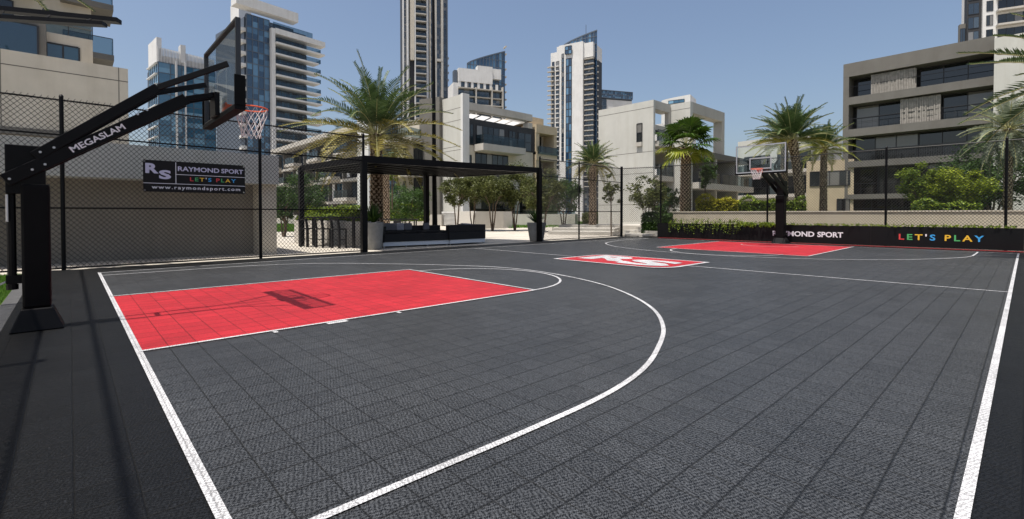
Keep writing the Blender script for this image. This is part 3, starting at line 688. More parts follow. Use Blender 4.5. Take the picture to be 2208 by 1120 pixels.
for k, (zt_, zb_) in enumerate(zip(tops, bots)):
    for kind, p0, p1 in lay[k]:
        u0, u1 = max(f.U(p0), .5), min(f.U(p1), L - .05)
        if kind == 'w':
            n_ = max(1, round((u1 - u0) / 1.7)); f.window(rt, u0, u1, zb_ + .05, zt_ - .05, n_, 2 if k in (1, 2) else 1, -1.55, M_win)
        else:
            mb = MB(); a = u0
            while a < u1 - .1: f.box(mb, a, a + .085, zb_ + .02, zt_ - .12, -.45, -.32 + random.uniform(-.03, .03)); a += .112
            f.box(mb, u0, u1, zb_ + .02, zt_ - .14, -.50, -.46); mb.build('shutter_panel', M_louvre, rt)
    hr = MB(); f.box(hr, .5, L - .05, zb_ + 1.0, zb_ + 1.04, -.35, -.31)
    f.box(hr, .5, L - .05, zb_ + .5, zb_ + .52, -.345, -.32) if k > 0 else None
    if k in (1, 2, 3):
        a = .6
        while a < L - .2: f.box(hr, a, a + .02, zb_, zb_ + 1.0, -.34, -.325); a += .16 if k == 2 else .8
    hr.build('balcony_railing', M_frame, rt)
pj = []
for px in (1972, 2080): pj.append((f.U(px) - .015, f.U(px) + .015, ZT - 1.24, ZT - .001, 0, .004))
f.part('panel_joint', M_joint, rt, *pj)
fw = Fac((X11 - .8, on_x(2138, 462, X11 - .8).y), (X11 - .8, -16)); rt = bthing('pale_apartment_wing', fw, 'tall pale rendered wall beside the dark block at the right edge')
zt = fw.Z(2138, 84); fw.part('wall', M_white, rt, (0, fw.L, 0, zt, -10, 0)); zj = fw.Z(2140, 138)
fw.part('panel_joint', M_joint, rt, (0, fw.L, zj - .03, zj + .03, 0, .005))
# --- tower behind it, top right corner
def depthfac(p0, d0, p1, d1):
    a = foot(p0, d0); b = foot(p1, d1); return Fac((a.x, a.y), (b.x, b.y))
f = depthfac(2112, 105, 2330, 98); rt = bthing('corner_tower', f, 'white high-rise cut off by the top right corner')
f.part('wall', M_white2, rt, (0, f.L, 0, 70, -12, 0))
f.part('darker_return', M_dgrey, rt, (f.U(2080), -.01, 0, 68, -2, -.5)); f.part('low_wing', M_grey, rt, (f.U(2067), f.U(2080) - .01, 0, f.Z(2070, 50), -2, -1))  # narrow return face in a darker material than the tower wall
for k in range(14):
    z = 30 + k * 3.1; f.window(rt, f.U(2120), f.U(2134), z, z + 2.2, 2, 1, .03); f.part('balcony', M_slab, rt, (f.U(2140), f.U(2300), z - .6, z - .2, 0, 1.4)); f.window(rt, f.U(2145), f.U(2290), z, z + 2, 8, 1, .03)
    f.window(rt, f.U(2083), f.U(2106), z, z + 2.4, 2, 1, -.47, M_tdark)
f.window(rt, f.U(2068), f.U(2079), 25, f.Z(2070, 60), 2, 6, -.97, M_tdark)
# --- centre right pale block with the big blank wall
x10 = 37.65; ya, yb_ = on_x(1290, 462, x10).y, on_x(1408, 462, x10).y
f = Fac((x10, ya), (x10, yb_)); rt = bthing('pale_apartment_block', f, 'pale apartment block with a big blank wall and one narrow window, right of centre')
ZT = f.Z(1400, 217); L = f.L
f.part('wall', M_white, rt, (0, L, 0, ZT, -.3, 0)); 
j = []
for py in (232, 327, 333 + 40, 441):
    z = f.Z(1400, py); j.append((0, L, z - .02, z + .02, 0, .004))
f.part('panel_joint', M_joint, rt, *j)
u0, u1 = f.U(1373), f.U(1384); z1 = f.Z(1379, 267); zm = f.Z(1379, 292); z0 = f.Z(1379, 307)
f.window(rt, u0, u1, z0, z1, 1, 2, .02); f.part('window_sill', M_slab, rt, (u0 - .03, u1 + .03, f.Z(1379, 316), z0 - .02, 0, .18))
g_ = Fac((x10, yb_), (x10 + 22, yb_)); z48 = g_.U(1445)
# main body behind, with recess of stacked balconies on its right-hand face
gd = MB(); Lb = z48
for k, (pyf, pyb) in enumerate(((299, 312), (373, 383), (442, 450))):
    zf = g_.Z(1415, pyf + 6); g_.part('balcony', M_slab, rt, (.32, Lb, zf - .45, zf, -1.0, .35)); g_.rail(rt, .3, Lb - .1, zf + .01, .95, .3)
    g_.part('back_wall', M_wallwarm, rt, (.31, Lb, zf - 2.6 if k else zf, zf - .46 if k else ZT - 3.0, -3, -1.02)) if k < 2 else None
    ac = g_.part('air_conditioner', M_white2, rt, (g_.U(1411), g_.U(1422), zf + .02, zf + .55, -.1, .2)); g_.window(rt, g_.U(1416), g_.U(1430), zf + .05, zf + 2.0, 2, 1, -.98)
g_.part('roof_frame', M_slab, rt, (0.31, Lb, ZT - .75, ZT - .002, -1.0, 0), (Lb - .35, Lb, ZT - 2.1, ZT - .76, -.4, -.01))
g_.part('terrace_back_wall', M_white2, rt, (.31, Lb + .3, ZT - 2.2, ZT - 1.0, -3.4, -3.1)); g_.part('terrace_slab', M_slab, rt, (.31, Lb, ZT - 2.6, ZT - 2.15, -2.0, .02)); g_.part('inner_wall', M_wallwarm, rt, (.31, 20, 0, ZT - 2.7, -(ya - yb_) + .1, -3.01))
# second volume
x12 = 40.7; y12a = yb_; y12b = on_x(1487, 462, x12).y
h1 = Fac((x12, y12a + .4), (x12, y12b)); ZT2 = h1.Z(1487, 219)
h1.part('wall', M_white, rt, (0, h1.L, 0, ZT2, -.5, 0)); z = h1.Z(1470, 236); h1.part('panel_joint', M_joint, rt, (0, h1.L, z - .02, z + .02, 0, .004))
h2 = Fac((x12, y12b), (x12 + 24, y12b)); u1 = h2.U(1561)
h2.part('roof_frame', M_slab, rt, (.01, u1, ZT2 - .95, ZT2 - .002, -.9, -.002), (u1 - .5, u1, ZT2 - 4.2, ZT2 - .951, -.9, -.003), (.51, u1 - .51, ZT2 - 1.2, ZT2 - .96, -8, -7.4))
h2.part('shade_sail', M_sail, rt, (1.0, u1 - 1.0, ZT2 - 1.45, ZT2 - 1.40, -6, -1.2)); h2.part('terrace_wall', M_white2, rt, (.5, u1, ZT2 - 4.0, ZT2 - 1.46, -6.4, -6.05))
h2.part('core', M_wallwarm, rt, (.5, 15.8, 0, ZT2 - 4.2, -10, -2.6))
uu = h2.U(1612)
for k in range(4):
    z = ZT2 - 4.2 - k * 3.0
    if z < .2: break
    h2.part('floor_slab', M_grey if k == 0 else M_slab, rt, (.5, uu if k else uu, z - .55, z, -2.6, .6 if k else .1))
    h2.part('party_wall', M_slab, rt, (5.2, 5.5, z - 3.0, z - .551, -2.6, 0.0), (10.2, 10.5, z - 3.0, z - .551, -2.6, 0.0))
    h2.window(rt, .8, 5.0, z - 2.95, z - .7, 3, 1, -2.55); h2.window(rt, 5.8, 10.0, z - 2.95, z - .7, 3, 1, -2.55); h2.window(rt, 10.8, uu - .5, z - 2.95, z - .7, 2, 1, -2.55)
    if k: h2.rail(rt, .6, 5.1, z + .01, .95, .5, False); h2.rail(rt, 5.6, uu - .1, z + .01, .95, .5, False)
h2.part('column', M_beige, rt, (2.8, 3.8, 0, ZT2 - 10.75, -.4, .3))
# --- further wing and low sand-coloured link between the palms
f = depthfac(1590, 66, 1745, 58); rt = bthing('background_wing', f, 'pale stepped wing of flats behind the right-hand palms')
zt = f.Z(1640, 300); f.part('wall', M_white, rt, (0, f.L, 0, zt, -8, 0))
for k in range(4):
    z = 1.0 + k * 3.0
    if z + 2.2 < zt: f.window(rt, 1.0, 4.5, z, z + 2.1, 3, 1, .02); f.window(rt, 5.5, 9.5, z, z + 2.1, 3, 1, .02); f.part('balcony', M_slab, rt, (.5, 10, z - .5, z - .1, 0, 1.1)); f.rail(rt, .6, 9.9, z - .09, .9, 1.05)
f = depthfac(1738, 47, 1840, 45); rt = bthing('link_building', f, 'low sand-coloured link building between the palms and the dark block')
zt = f.Z(1780, 346); f.part('wall', M_beige, rt, (0, f.L, 0, zt, -8, 0)); f.window(rt, .3, f.L - .3, f.Z(1780, 401), f.Z(1780, 370), 4, 1, .02); f.window(rt, 2.5, f.L - .3, .9, f.Z(1780, 430), 3, 1, .02)
# --- centre building: tall fin wall, framed terrace, balconies
x9 = 36.1; yc = on_x(994, 462, x9).y
f = Fac((x9, on_x(948, 462, x9).y), (x9, yc)); rt = bthing('terraced_apartment_block', f, 'apartment block with open roof frame and tall fin wall in the centre')
ZT = f.Z(985, 206); f.part('fin_wall', M_white, rt, (0, f.L, 0, ZT, -1.0, 0)); f.part('fin_edge', M_white2, rt, (f.L + .001, f.L + .45, 0, ZT + .08, -1.0, .03))
j = []
for py in (232, 258, 314, 322):
    z = f.Z(985, py + 2); j.append((0, f.L, z - .03, z + .03, 0, .005))
f.part('panel_joint', M_joint, rt, *j)
g_ = Fac((x9 + 1.0, yc - .4), (x9 + 26, yc - .4)); u48 = g_.U(1148); zf = ZT - .9
def zz(px, py): return g_.Z(px, py)
z3 = g_.Z(1002, 253); zb2 = g_.Z(1002, 311); sh_ = z3 - zb2
g_.part('roof_frame', M_slab, rt, (0, u48, zf - .95, zf, -1.0, 0), (u48 - .9, u48, z3, zf - 1.201, -1.0, -.004), (0, .6, zf - 1.1, zf - .1, -9, -1.01), (u48 - .6, u48, zf - 1.1, zf - .1, -9, -1.01))
sa = MB()
for k in range(5):
    a = 1.0 + k * (u48 - 2) / 5; b_ = a + (u48 - 2) / 5 - .35
    n_ = 8
    for i in range(n_):
        t0, t1 = i / n_, (i + 1) / n_; sg = lambda t: zf - 1.15 - .5 * 4 * t * (1 - t) * .5 - .3 * t
        sa.face([g_.P(a, sg(t0), -1 - 7 * t0), g_.P(b_, sg(t0), -1 - 7 * t0), g_.P(b_, sg(t1), -1 - 7 * t1), g_.P(a, sg(t1), -1 - 7 * t1)])
sa.build('shade_sail', M_sail, rt)
g_.part('terrace_wall', M_white2, rt, (0, u48 - .9, z3, z3 + 1.6, -9.6, -9)); g_.part('parapet_rail', M_slab, rt, (.2, u48 - 1, z3 + .9, z3 + .98, -.2, -.12))
g_.part('upper_storey', M_dgrey, rt, (0, u48 + .5, zb2, z3, -9, -.05)); g_.part('lower_storeys', M_wallwarm, rt, (0, u48 + .2, 5.2, zb2 - .01, -9, -.1)); g_.part('ground_storey', M_dgrey, rt, (0, u48 + .2, 0, 5.19, -9, -2.2)); g_.part('storefront_pier', M_slab, rt, (8, 9, 0, 5.19, -2.19, -.2)); g_.part('storefront_pier', M_slab, rt, (16, 17, 0, 5.19, -2.19, -.2))
U9 = g_.U
g_.window(rt, U9(1000), U9(1021), zb2 + .1, z3 - .75, 3, 2, -.03); g_.window(rt, U9(1028), U9(1088), zb2 + .1, z3 - .75, 5, 2, -.03); g_.window(rt, U9(1098), U9(1112), zb2 + .1, z3 - .8, 2, 2, -.03); g_.window(rt, U9(1118), u48 - .2, zb2 + .1, z3 - .8, 2, 2, -.03)
g_.part('balcony', M_slab, rt, (U9(1023), U9(1114), zb2 - .75, zb2 + .1, -.09, 1.8)); g_.rail(rt, U9(1023) + .1, U9(1114) - .1, zb2 + .11, 1.15, 1.75, True, 1.6)
g_.window(rt, U9(1026), U9(1096), zb2 - 4.0, zb2 - .9, 6, 1, -.08); g_.window(rt, U9(1118), U9(1124), zb2 - 3.4, zb2 - 2.0, 1, 1, -.08)
for p_ in (1002, 1012): g_.window(rt, U9(p_), U9(p_) + .4, zb2 - 2.6, zb2 - 1.3, 1, 1, -.08)
for z_ in (zb2 - 4.9, zb2 - 8.4):
    if z_ > 3: g_.part('balcony', M_slab, rt, (U9(1023), U9(1114), z_ - .6, z_, -.09, 1.8)); g_.window(rt, U9(1026), U9(1110), z_ - 3.2, z_ - .7, 7, 1, -.08)
# right-hand wing
k0 = u48 + .51; u98 = g_.U(1198)
zt = zz(1160, 262)
g_.part('parapet', M_beige, rt, (k0, u98, zt, zt + 1.2, -8, -2.5))
for k in range(4):
    z = g_.Z(1160, 283) - k * 3.9
    if z < 1: break
    g_.part('floor_slab', M_beige, rt, (k0, u98, z - .3, z + .9, -8, .3)); g_.part('pier', M_beige, rt, (k0, k0 + .7, z - 3.4, z - .301, -2, .2), (u98 - .6, u98, z - 3.4, z - .301, -2, .2)); g_.window(rt, k0 + .9, u98 - 1.2, z - 3.35, z - .4, 4, 1, -1.9); g_.rail(rt, k0 + .3, u98, z - 3.35, 1.1, .5, True, 1)
    g_.part('back_wall', M_wallwarm, rt, (k0, u98, z - 3.4, z - .301, -8, -2.0))
# left-hand set-back wing with corner balconies
f = depthfac(855, 66, 948, 62.5); 
z0_ = f.Z(900, 213)
f.part('rear_pier', M_grey, rt, (f.U(905), f.L, 0, f.Z(920, 213), -1.5, 0)); f.part('left_wing', M_wallwarm, rt, (0, f.U(905) - .01, 0, f.Z(860, 262), -3, -.3))
for py in (303, 376, 440):
    z = f.Z(880, py); f.part('balcony', M_slab, rt, (-.5, f.U(912), z - .5, z, -.3, 2.3)); f.window(rt, f.U(893), f.U(912), z - 3.4, z - .6, 2, 1, .02); f.rail(rt, -.4, f.U(911), z + .01, 1.2, 2.2, True, 2)
    f.window(rt, f.U(868), f.U(872), z - 2.6, z - .9, 1, 1, -.28)
# --- mid left apartment row seen through the fence
X8 = 20.0 * 1.0
f = Fac((X8 + 14, on_x(590, 462, X8 + 14).y), (X8 + 14, on_x(770, 462, X8 + 14).y)); rt = bthing('balcony_apartment_row', f, 'three storey row of balconied flats behind the bar table, left of centre')
ZT = f.Z(769, 268); L = f.L
f.part('core', M_dgrey, rt, (0, L, 0, ZT - .5, -9, -1.8)); f.part('roof_slab', M_slab, rt, (0, L, ZT - .9, ZT, -9.2, .5))
nfl = 4; fh = (ZT - 1.0) / nfl
for k in range(nfl):
    z = k * fh
    f.part('floor_slab', M_slab, rt, (0, L, z + fh - .55, z + fh - .1, -1.8, 0)) if k < nfl - 1 else None
    nb = 7; bw = L / nb
    for i in range(nb):
        f.window(rt, i * bw + .5, (i + 1) * bw - .6, z + .15, z + fh - .6, 4, 1, -1.72, M_tdark if (i + k) % 3 else M_tglass2)
        f.part('party_wall', M_grey, rt, (i * bw, i * bw + .35, z, z + fh - .56, -1.8, -.2))
        if k and (i + k) % 2: f.part('balcony', M_slab, rt, (i * bw + .5, (i + 1) * bw - .3, z - .2, z + .35, -.01 + .02, 1.6)); f.rail(rt, i * bw + .55, (i + 1) * bw - .35, z + .36, 1.2, 1.5)
    f.part('screen', M_white2, rt, *[(i * bw + 1.2, i * bw + 2.2, z + .2, z + fh - .7, -.6, -.5) for i in range(nb) if (i * 3 + k) % 4 == 0])
f = depthfac(771, 62, 795, 60); rt = bthing('white_fin_wall', f, 'slim white fin wall beside the big date palm', 'wall'); f.part('wall', M_white2, rt, (0, f.L, 0, f.Z(780, 252), -2, 0)); f.part('lower_joint', M_joint, rt, (0, f.L, f.Z(780, 340) - .04, f.Z(780, 340) + .04, 0, .01))
f = depthfac(795, 78, 875, 74); rt = bthing('glass_balcony_wing', f, 'wing with glazed balconies directly behind the palm trunk')
f.part('wall', M_wallwarm, rt, (0, f.L, 0, f.Z(830, 262), -6, -1.0))
for k, py in enumerate((300, 360, 420)):
    z = f.Z(830, py); f.part('balcony', M_slab, rt, (.1, f.L, z - .9, z, -1, .5)); f.rail(rt, .2, f.L - .1, z + .01, 1.6, .4); f.window(rt, .4, f.L - .3, z + .05, z + 3.0, 5, 1, -.97, M_tglass)
# --- towers
def tower_floor_panes(f, root, u0, u1, z0, z1, fh, du, w_, m, mull=M_mull, t=.18, name='curtain_wall', hz=True):
    nu = max(1, round((u1 - u0) / du)); nz = max(1, round((z1 - z0) / fh))
    g = MB(); f.panes(g, u0, u1, z0, z1, nu, nz * 2 if hz else nz, w_, .006); o = g.build(name, m, root)
    fr = MB(); f.grid(fr, u0, u1, z0, z1, nu, nz, w_ - .1, w_ + .12, t); fr.build('mullion_grid', mull, o); return o
# tower A: pale blue glass with louvred crown
f = depthfac(345, 150, 467, 161); rt = bthing('blue_glass_tower', f, 'pale blue glass tower with louvred white crown, leftmost of the towers')
zg = f.Z(350, 128); zc = f.Z(346, 94); zc2 = f.Z(463, 133)
f.part('core', M_mull, rt, (0, f.L, 0, zg - .5, -20, -.3)); tower_floor_panes(f, rt, 0, f.L, 0, zg - 1, 3.3, 3.0, 0, M_tglass2)
s_ = depthfac(325, 158, 345, 150); tower_floor_panes(s_, rt, 0, s_.L, 0, zg - 1, 3.3, 2.5, 0, M_tglass2)
for k in range(13): z = zg - 1 - k * 3.3; s_.part('balcony', M_white2, rt, (0, s_.L - 1, z - .28, z, 0, .7))
for px, a in ((381, .5), (401, .4), (0, 0)):
    if px: f.part('vertical_fin', M_white2, rt, (f.U(px), f.U(px) + a, 0, zg, .1, .7))
mb = MB(); n_ = 40
for i in range(n_):
    a = f.L * i / n_; zt = zc - 1.2 - (zc - zc2) * .3 * (i / n_); f.box(mb, a, a + f.L / n_ * .55, zg - 1, zt, -.6, 0)
f.box(mb, 0, f.L, zg - 1, zc - 3.5, -1.2, -.8); mb.build('louvred_crown', M_white2, rt)
s_.part('corner_fin', M_white2, rt, (.9, s_.L - .3, zg - 1, s_.Z(330, 90), -1, .3)); f.part('crown_block', M_white2, rt, (f.U(393), f.U(404), zg, f.Z(400, 99), -3, .2))
# tower B: white framed tower with deep balconies
f = depthfac(535, 130, 690, 146); rt = bthing('white_framed_tower', f, 'white framed tower with many long balconies behind the near hoop')
zt = f.Z(536, 27); L = f.L; uf = f.U(584); ug = f.U(592)
f.part('core', M_mull, rt, (0, f.U(668), 0, zt - 1, -22, -1.6))
tower_floor_panes(f, rt, 0, uf, 0, zt - .5, 3.2, 1.6, 0, M_tglass)
tower_floor_panes(f, rt, uf + .1, f.U(640), f.Z(600, 62), zt - .5, 3.2, 1.8, -1.5, M_tdark)
s_ = depthfac(523, 138, 535, 130); tower_floor_panes(s_, rt, 0, s_.L, 0, zt - .5, 3.2, 2, 0, M_tdark)
for k in range(16): z = zt - 4.5 - k * 3.2; s_.part('balcony', M_white2, rt, (.2, s_.L - .8, z - .5, z + .4, 0, 1.3))
s2 = depthfac(505, 141, 523, 138); s2.part('side_fin', M_white2, rt, (0, s2.L, 0, s2.Z(515, 8), -3, .5))
f.part('crown_beam', M_white2, rt, (-3.2, f.U(640), f.Z(560, 33) + .6, f.Z(560, 33) + 3.2, -1.6, 1.8)); 0 and f.part('beam_return', M_white2, rt, (-4.5, -1.51, f.Z(536, 27) - 1.0, f.Z(536, 27) + 3.0, -9, 1.2))
zb_ = f.Z(600, 68); f.part('balcony_frame', M_white2, rt, (uf, ug, 0, zb_, -1.5, 1.4), (ug + .01, f.U(690) + 1.2, zb_ - 1.3, zb_ + .2, -1.5, 1.6))
f.rail(rt, uf + .5, f.U(672), zb_ + .21, 1.6, 1.2, False)
k = 0; z = zb_ - 4.3
while z > 6:
    f.part('balcony', M_white2, rt, (ug + .02, f.U(688) + random.uniform(-.8, 1.2), z + .15, z + .6, -1.5, 1.7 + (.4 if k % 3 == 0 else 0))); f.rail(rt, ug + .1, f.U(688), z + .63, 1.15, 1.5, True, 2.5)
    g = MB(); f.panes(g, ug + .02, f.U(668), z + .6, z + 2.9, 14, 1, -1.45, .004); o = g.build('window', M_tglass, rt); fr = MB(); f.grid(fr, ug + .02, f.U(668), z + .6, z + 2.9, 14, 1, -1.5, -1.35, .14); fr.build('mullion', M_mull, o)
    z -= 3.0; k += 1
# tower C: the tallest
f = depthfac(870, 225, 966, 231); rt = bthing('tallest_tower', f, 'tallest dark tower with pale vertical ribs, cut off by the top of the photo')
H = 150; L = f.L; U_ = lambda p: f.U(p)
f.part('core', M_dgrey, rt, (0, L, 0, H, -20, -1.0)); tower_floor_panes(f, rt, 0, U_(884), 0, H, 3.5, 1.7, -.9, M_tdark, M_slab, .25); tower_floor_panes(f, rt, U_(921), L, 0, H, 3.5, 2.2, -.9, M_tdark, M_mull, .3)
tower_floor_panes(f, rt, U_(897), U_(921), 0, H, 3.5, 2.4, -.9, M_tdark)
for p0, p1, m_, z0, w1 in ((869.5, 872.5, M_white2, 0, .4), (878, 882, M_white2, 0, .3), (886, 894.5, M_wallwarm, f.Z(890, 130), .5), (895, 897.5, M_white2, 0, .6), (920.5, 924.5, M_white2, 0, .6), (927, 930, M_wallwarm, 0, .2), (938.5, 942.5, M_slab, 0, .5), (952, 956.5, M_slab, 0, .5), (964, 966.5, M_mull, 0, .2)):
    f.part('vertical_rib', m_, rt, (U_(p0), U_(p1), z0, H, -.95, w1))
k = 0; z = 8
while z < 118:
    f.part('balcony', M_slab, rt, (U_(898), U_(920), z, z + .45, -.9, 1.3)); f.rail(rt, U_(898.5), U_(919.5), z + .46, 1.1, 1.2, True, 1.8)
    z += 3.5
f.part('band', M_slab, rt, (U_(943), U_(956), f.Z(950, 131) - .6, f.Z(950, 131) + .6, -.9, .55))
for k in range(20): f.part('side_balcony', M_slab, rt, (L, L + .7, 10 + k * 3.5, 10.5 + k * 3.5, -8, -.5))
# tower D and E share a build: white slab with curved glass sail behind
def sail(root, f, p0, p1, pytop0, pytop1, pybot, w_, name='glass_sail', xpow=.75):
    n_ = 12; g = MB(); fr = MB(); zb = f.Z(p0, pybot)
    for i in range(n_):
        a, b = i / n_, (i + 1) / n_
        pa, pb = p0 + (p1 - p0) * a, p0 + (p1 - p0) * b
        za = f.Z(pa, pytop0 + (pytop1 - pytop0) * a ** xpow); zb2 = f.Z(pb, pytop0 + (pytop1 - pytop0) * b ** xpow); ua, ub = f.U(pa), f.U(pb)
        g.face([f.P(ua, zb, w_), f.P(ub, zb, w_), f.P(ub, zb2, w_), f.P(ua, za, w_)], random.random())
        f.box(fr, ua - .12, ua + .12, zb, za, w_ - .3, w_ + .2); fr.bar(f.P(ua, za, w_), f.P(ub, zb2, w_), .5, .5)
        z = zb + 3.3
        while z < za: f.box(fr, ua + .121, ub - .121, z - .12, z + .12, w_ - .3, w_ + .15); z += 3.3
    for i in range(n_): pass
    o = g.build(name, M_tglass, root); fr.build('sail_frame', M_mull, o); return o
f = depthfac(989, 205, 1082, 212); rt = bthing('white_crown_tower', f, 'shorter white-crowned tower with a curved glass sail, right of the tallest tower')
ztop = f.Z(1040, 143); zr = f.Z(1000, 176); U_ = f.U; L = f.L
f.part('core', M_dgrey, rt, (0, L, 0, zr, -16, -.6)); f.part('crown', M_white2, rt, (0, U_(1062), zr, f.Z(1020, 150), -3, .2), (U_(1030), U_(1062) - .01, f.Z(1020, 150) + .01, ztop, -3, .19), (U_(1062) + .01, L, f.Z(1070, 170), ztop - .3, -12, -.8))
n_ = 7
for i in range(n_):
    a = L * i / n_; f.part('crown_pier', M_white2, rt, (a, a + L / n_ * .38, f.Z(1000, 188), zr - .01, -.5, .1)); f.window(rt, a + L / n_ * .4, a + L / n_ * .98, f.Z(1000, 187), zr - .3, 2, 1, -.5, M_tdark)
f.part('side_column', M_white2, rt, (-2.2, -.01, 0, f.Z(985, 178), -10, -.4)); f.part('roof_pod', M_mull, rt, (-1.6, -.2, f.Z(985, 178), f.Z(985, 150), -4, -1))
z = f.Z(1000, 190); k = 0
tower_floor_panes(f, rt, 0, L, 0, z, 3.4, 2.4, -.55, M_tdark)
while z > 8:
    f.part('balcony', M_slab, rt, (0, L, z - .35, z, -.5, 1.5 - (.5 if k % 2 else 0))); z -= 3.4; k += 1
    if k % 1 == 0: f.rail(rt, .2, U_(1050), z + .01, 1.1, 1.1, False)
for px in (1024, 1058, 1081): f.part('vertical_rib', M_slab, rt, (U_(px), U_(px) + .5, 0, f.Z(px, 190), .0, 1.55))
sail(rt, f, 1012, 1094, 133, 107, 300, -3)
for k in range(20): f.part('side_balcony', M_slab, rt, (U_(1095), U_(1095) + .6, 12 + k * 3.4, 12.5 + k * 3.4, -6, -3))
f = depthfac(1187, 215, 1276, 205); rt = bthing('slender_white_tower', f, 'slender white tower with stepped top and curved glass sail in the middle of the sky')
U_ = f.U; L = f.L
f.part('stepped_wall', M_white2, rt, (0, U_(1200), 0, f.Z(1190, 115), -12, 0), (U_(1200) + .001, U_(1205), 0, f.Z(1200, 102), -12, .001), (U_(1205) + .001, U_(1256), 0, f.Z(1250, 90.5), -12, .002), (U_(1256) + .001, L, f.Z(1260, 123), f.Z(1260, 92), -12, -1.0))
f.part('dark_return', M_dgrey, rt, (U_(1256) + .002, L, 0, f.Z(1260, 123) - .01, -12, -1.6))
f.window(rt, U_(1220), U_(1232), 0, f.Z(1225, 127), 2, 22, .02, M_tglass, 'stair_window', .3); f.window(rt, U_(1219), U_(1233), f.Z(1225, 118), f.Z(1225, 101), 2, 2, .6, M_tglass, 'roof_bay', .3)
for k in range(23):
    zc = f.Z(1213, 121 + k * 10.1); f.window(rt, U_(1210.5), U_(1215.5), zc - .9, zc + .9, 1, 1, .02, M_tdark, 'window', .15)
    zc = f.Z(1200, 138 + k * 10.1)
    if zc > 3:
        f.window(rt, U_(1198.5), U_(1205), zc - 1.1, zc + 1.0, 1, 1, .03, M_tdark, 'window', .15); f.part('balcony', M_white2, rt, (U_(1198), U_(1205.5), zc - 1.5, zc - 1.15, .0, .9))
        f.part('balcony', M_slab, rt, (-1.2, U_(1195), zc - 1.5, zc - 1.1, .01, 1.2)); f.window(rt, U_(1190), U_(1195), zc - 1.0, zc + 1.0, 1, 1, .03, M_tdark, 'window', .15)
tower_floor_panes(f, rt, U_(1257), L, 0, f.Z(1260, 124), 2.1, 1.6, -1.5, M_tdark)
for k in range(26): z = f.Z(1260, 128) - k * 2.2; f.part('balcony', M_slab, rt, (U_(1258), L + .4, z, z + .3, -1.4, -.2))
sail(rt, f, 1205, 1281, 98, 61, 330, -3); MB().tube([f.P(U_(1256), 70, -3.5), f.P(U_(1256), f.Z(1256, 48), -3.5)], .12, 6).build('antenna', M_mull, rt)
for k in range(24): f.part('side_balcony', M_slab, rt, (U_(1281.3), U_(1281.3) + .4, 8 + k * 2.6, 8.4 + k * 2.6, -4, -3.2))
f = depthfac(1282, 230, 1363, 236); rt = bthing('glass_topped_tower', f, 'lower tower with dark glass top just right of the slender white tower')
f.part('wall', M_white2, rt, (0, f.L, 0, f.Z(1320, 215), -14, -.5)); tower_floor_panes(f, rt, 0, f.L, f.Z(1320, 212), f.Z(1320, 196.5), 1.9, 1.1, -.1, M_tglass, M_mull, .25); f.part('crown_backing', M_mull, rt, (0, f.L, f.Z(1320, 214), f.Z(1320, 197), -13, -.6))
tower_floor_panes(f, rt, .2, f.L * .3, 0, f.Z(1320, 216), 3, 2, 0, M_tdark); f.part('roof_edge', M_mull, rt, (-.1, f.L + .1, f.Z(1320, 196.4), f.Z(1320, 195.5), -14, .2))
f = depthfac(1425, 95, 1487, 92); rt = bthing('curved_roof_penthouse', f, 'white rooftop pavilion peeking above the pale block')
mb = MB(); n_ = 10
for i in range(n_):
    a, b = i / n_, (i + 1) / n_; za = f.Z(1450, 216 - 6 * a ** .5 - 1); zb2 = f.Z(1450, 216 - 6 * b ** .5 - 1); mb.hexa([f.P(f.L * a, 14, 0), f.P(f.L * b, 14, 0), f.P(f.L * b, 14, -5), f.P(f.L * a, 14, -5), f.P(f.L * a, za, 0), f.P(f.L * b, zb2, 0), f.P(f.L * b, zb2, -5), f.P(f.L * a, za, -5)])
mb.build('wall', M_white2, rt); f.part('body', M_white2, rt, (0, f.L, 0, 13.99, -5, 0)); f.window(rt, f.L * .25, f.L * .8, f.Z(1450, 224), f.Z(1450, 217), 3, 1, .03, M_tglass2)
# ================================================================ PERGOLA AND ITS FURNITURE
pg = thing('pergola', (7.95, FY(7.95), 0), 'black steel pergola roof over the outdoor lounge beyond the court', 'pergola')
xa, xb = 7.95, 17.6; Yf = lambda x: FY(x) + .02; rear = 5.3
zr = lambda x: 3.42 + (x - xa) * .022
def pbar(p, q, w_, h_, name): MB().bar(p, q, w_, h_).build(name, M_black, pg)
FL = Vector((xa, Yf(xa), 0)); FR = Vector((xb, Yf(xb), 0)); RL = Vector((7.55, 21.9, 0)); RR = Vector((16.3, 22.4, 0))
def up_(p, z): return Vector((p.x, p.y, z))
for p, z_, wd in ((FL, zr(xa), .20), (FR, zr(xb), .20), (RL, zr(xa) - .05, .2)): MB().box(p.x - wd / 2, p.x + wd / 2, p.y - wd / 2, p.y + wd / 2, -.03, z_ + .1).build('post', M_black, pg)
q = foot(919.5, 25.2); MB().box(q.x - .11, q.x + .11, q.y - .11, q.y + .11, -.03, 3.45).build('post', M_black, pg)
pbar(up_(FL, zr(xa)), up_(FR, zr(xb)), .12, .26, 'front_beam'); pbar(up_(RL, zr(xa)), up_(RR, zr(xb)), .12, .24, 'rear_beam'); pbar(up_(FL, zr(xa)), up_(RL, zr(xa)), .12, .24, 'side_beam'); pbar(up_(FR, zr(xb)), up_(RR, zr(xb)), .12, .24, 'side_beam')
n_ = 15
for i in range(1, n_):
    t = i / n_; z = zr(xa) + (zr(xb) - zr(xa)) * t - .01; pbar(up_(FL.lerp(FR, t), z), up_(RL.lerp(RR, t), z), .06, .16, 'rafter')
lv = MB(); n_ = 38
for i in range(n_):
    t = (i + .5) / n_; a = up_(FL.lerp(RL, t), zr(xa) + .11); b = up_(FR.lerp(RR, t), zr(xb) + .11); lv.bar(a, b, .13, .012)
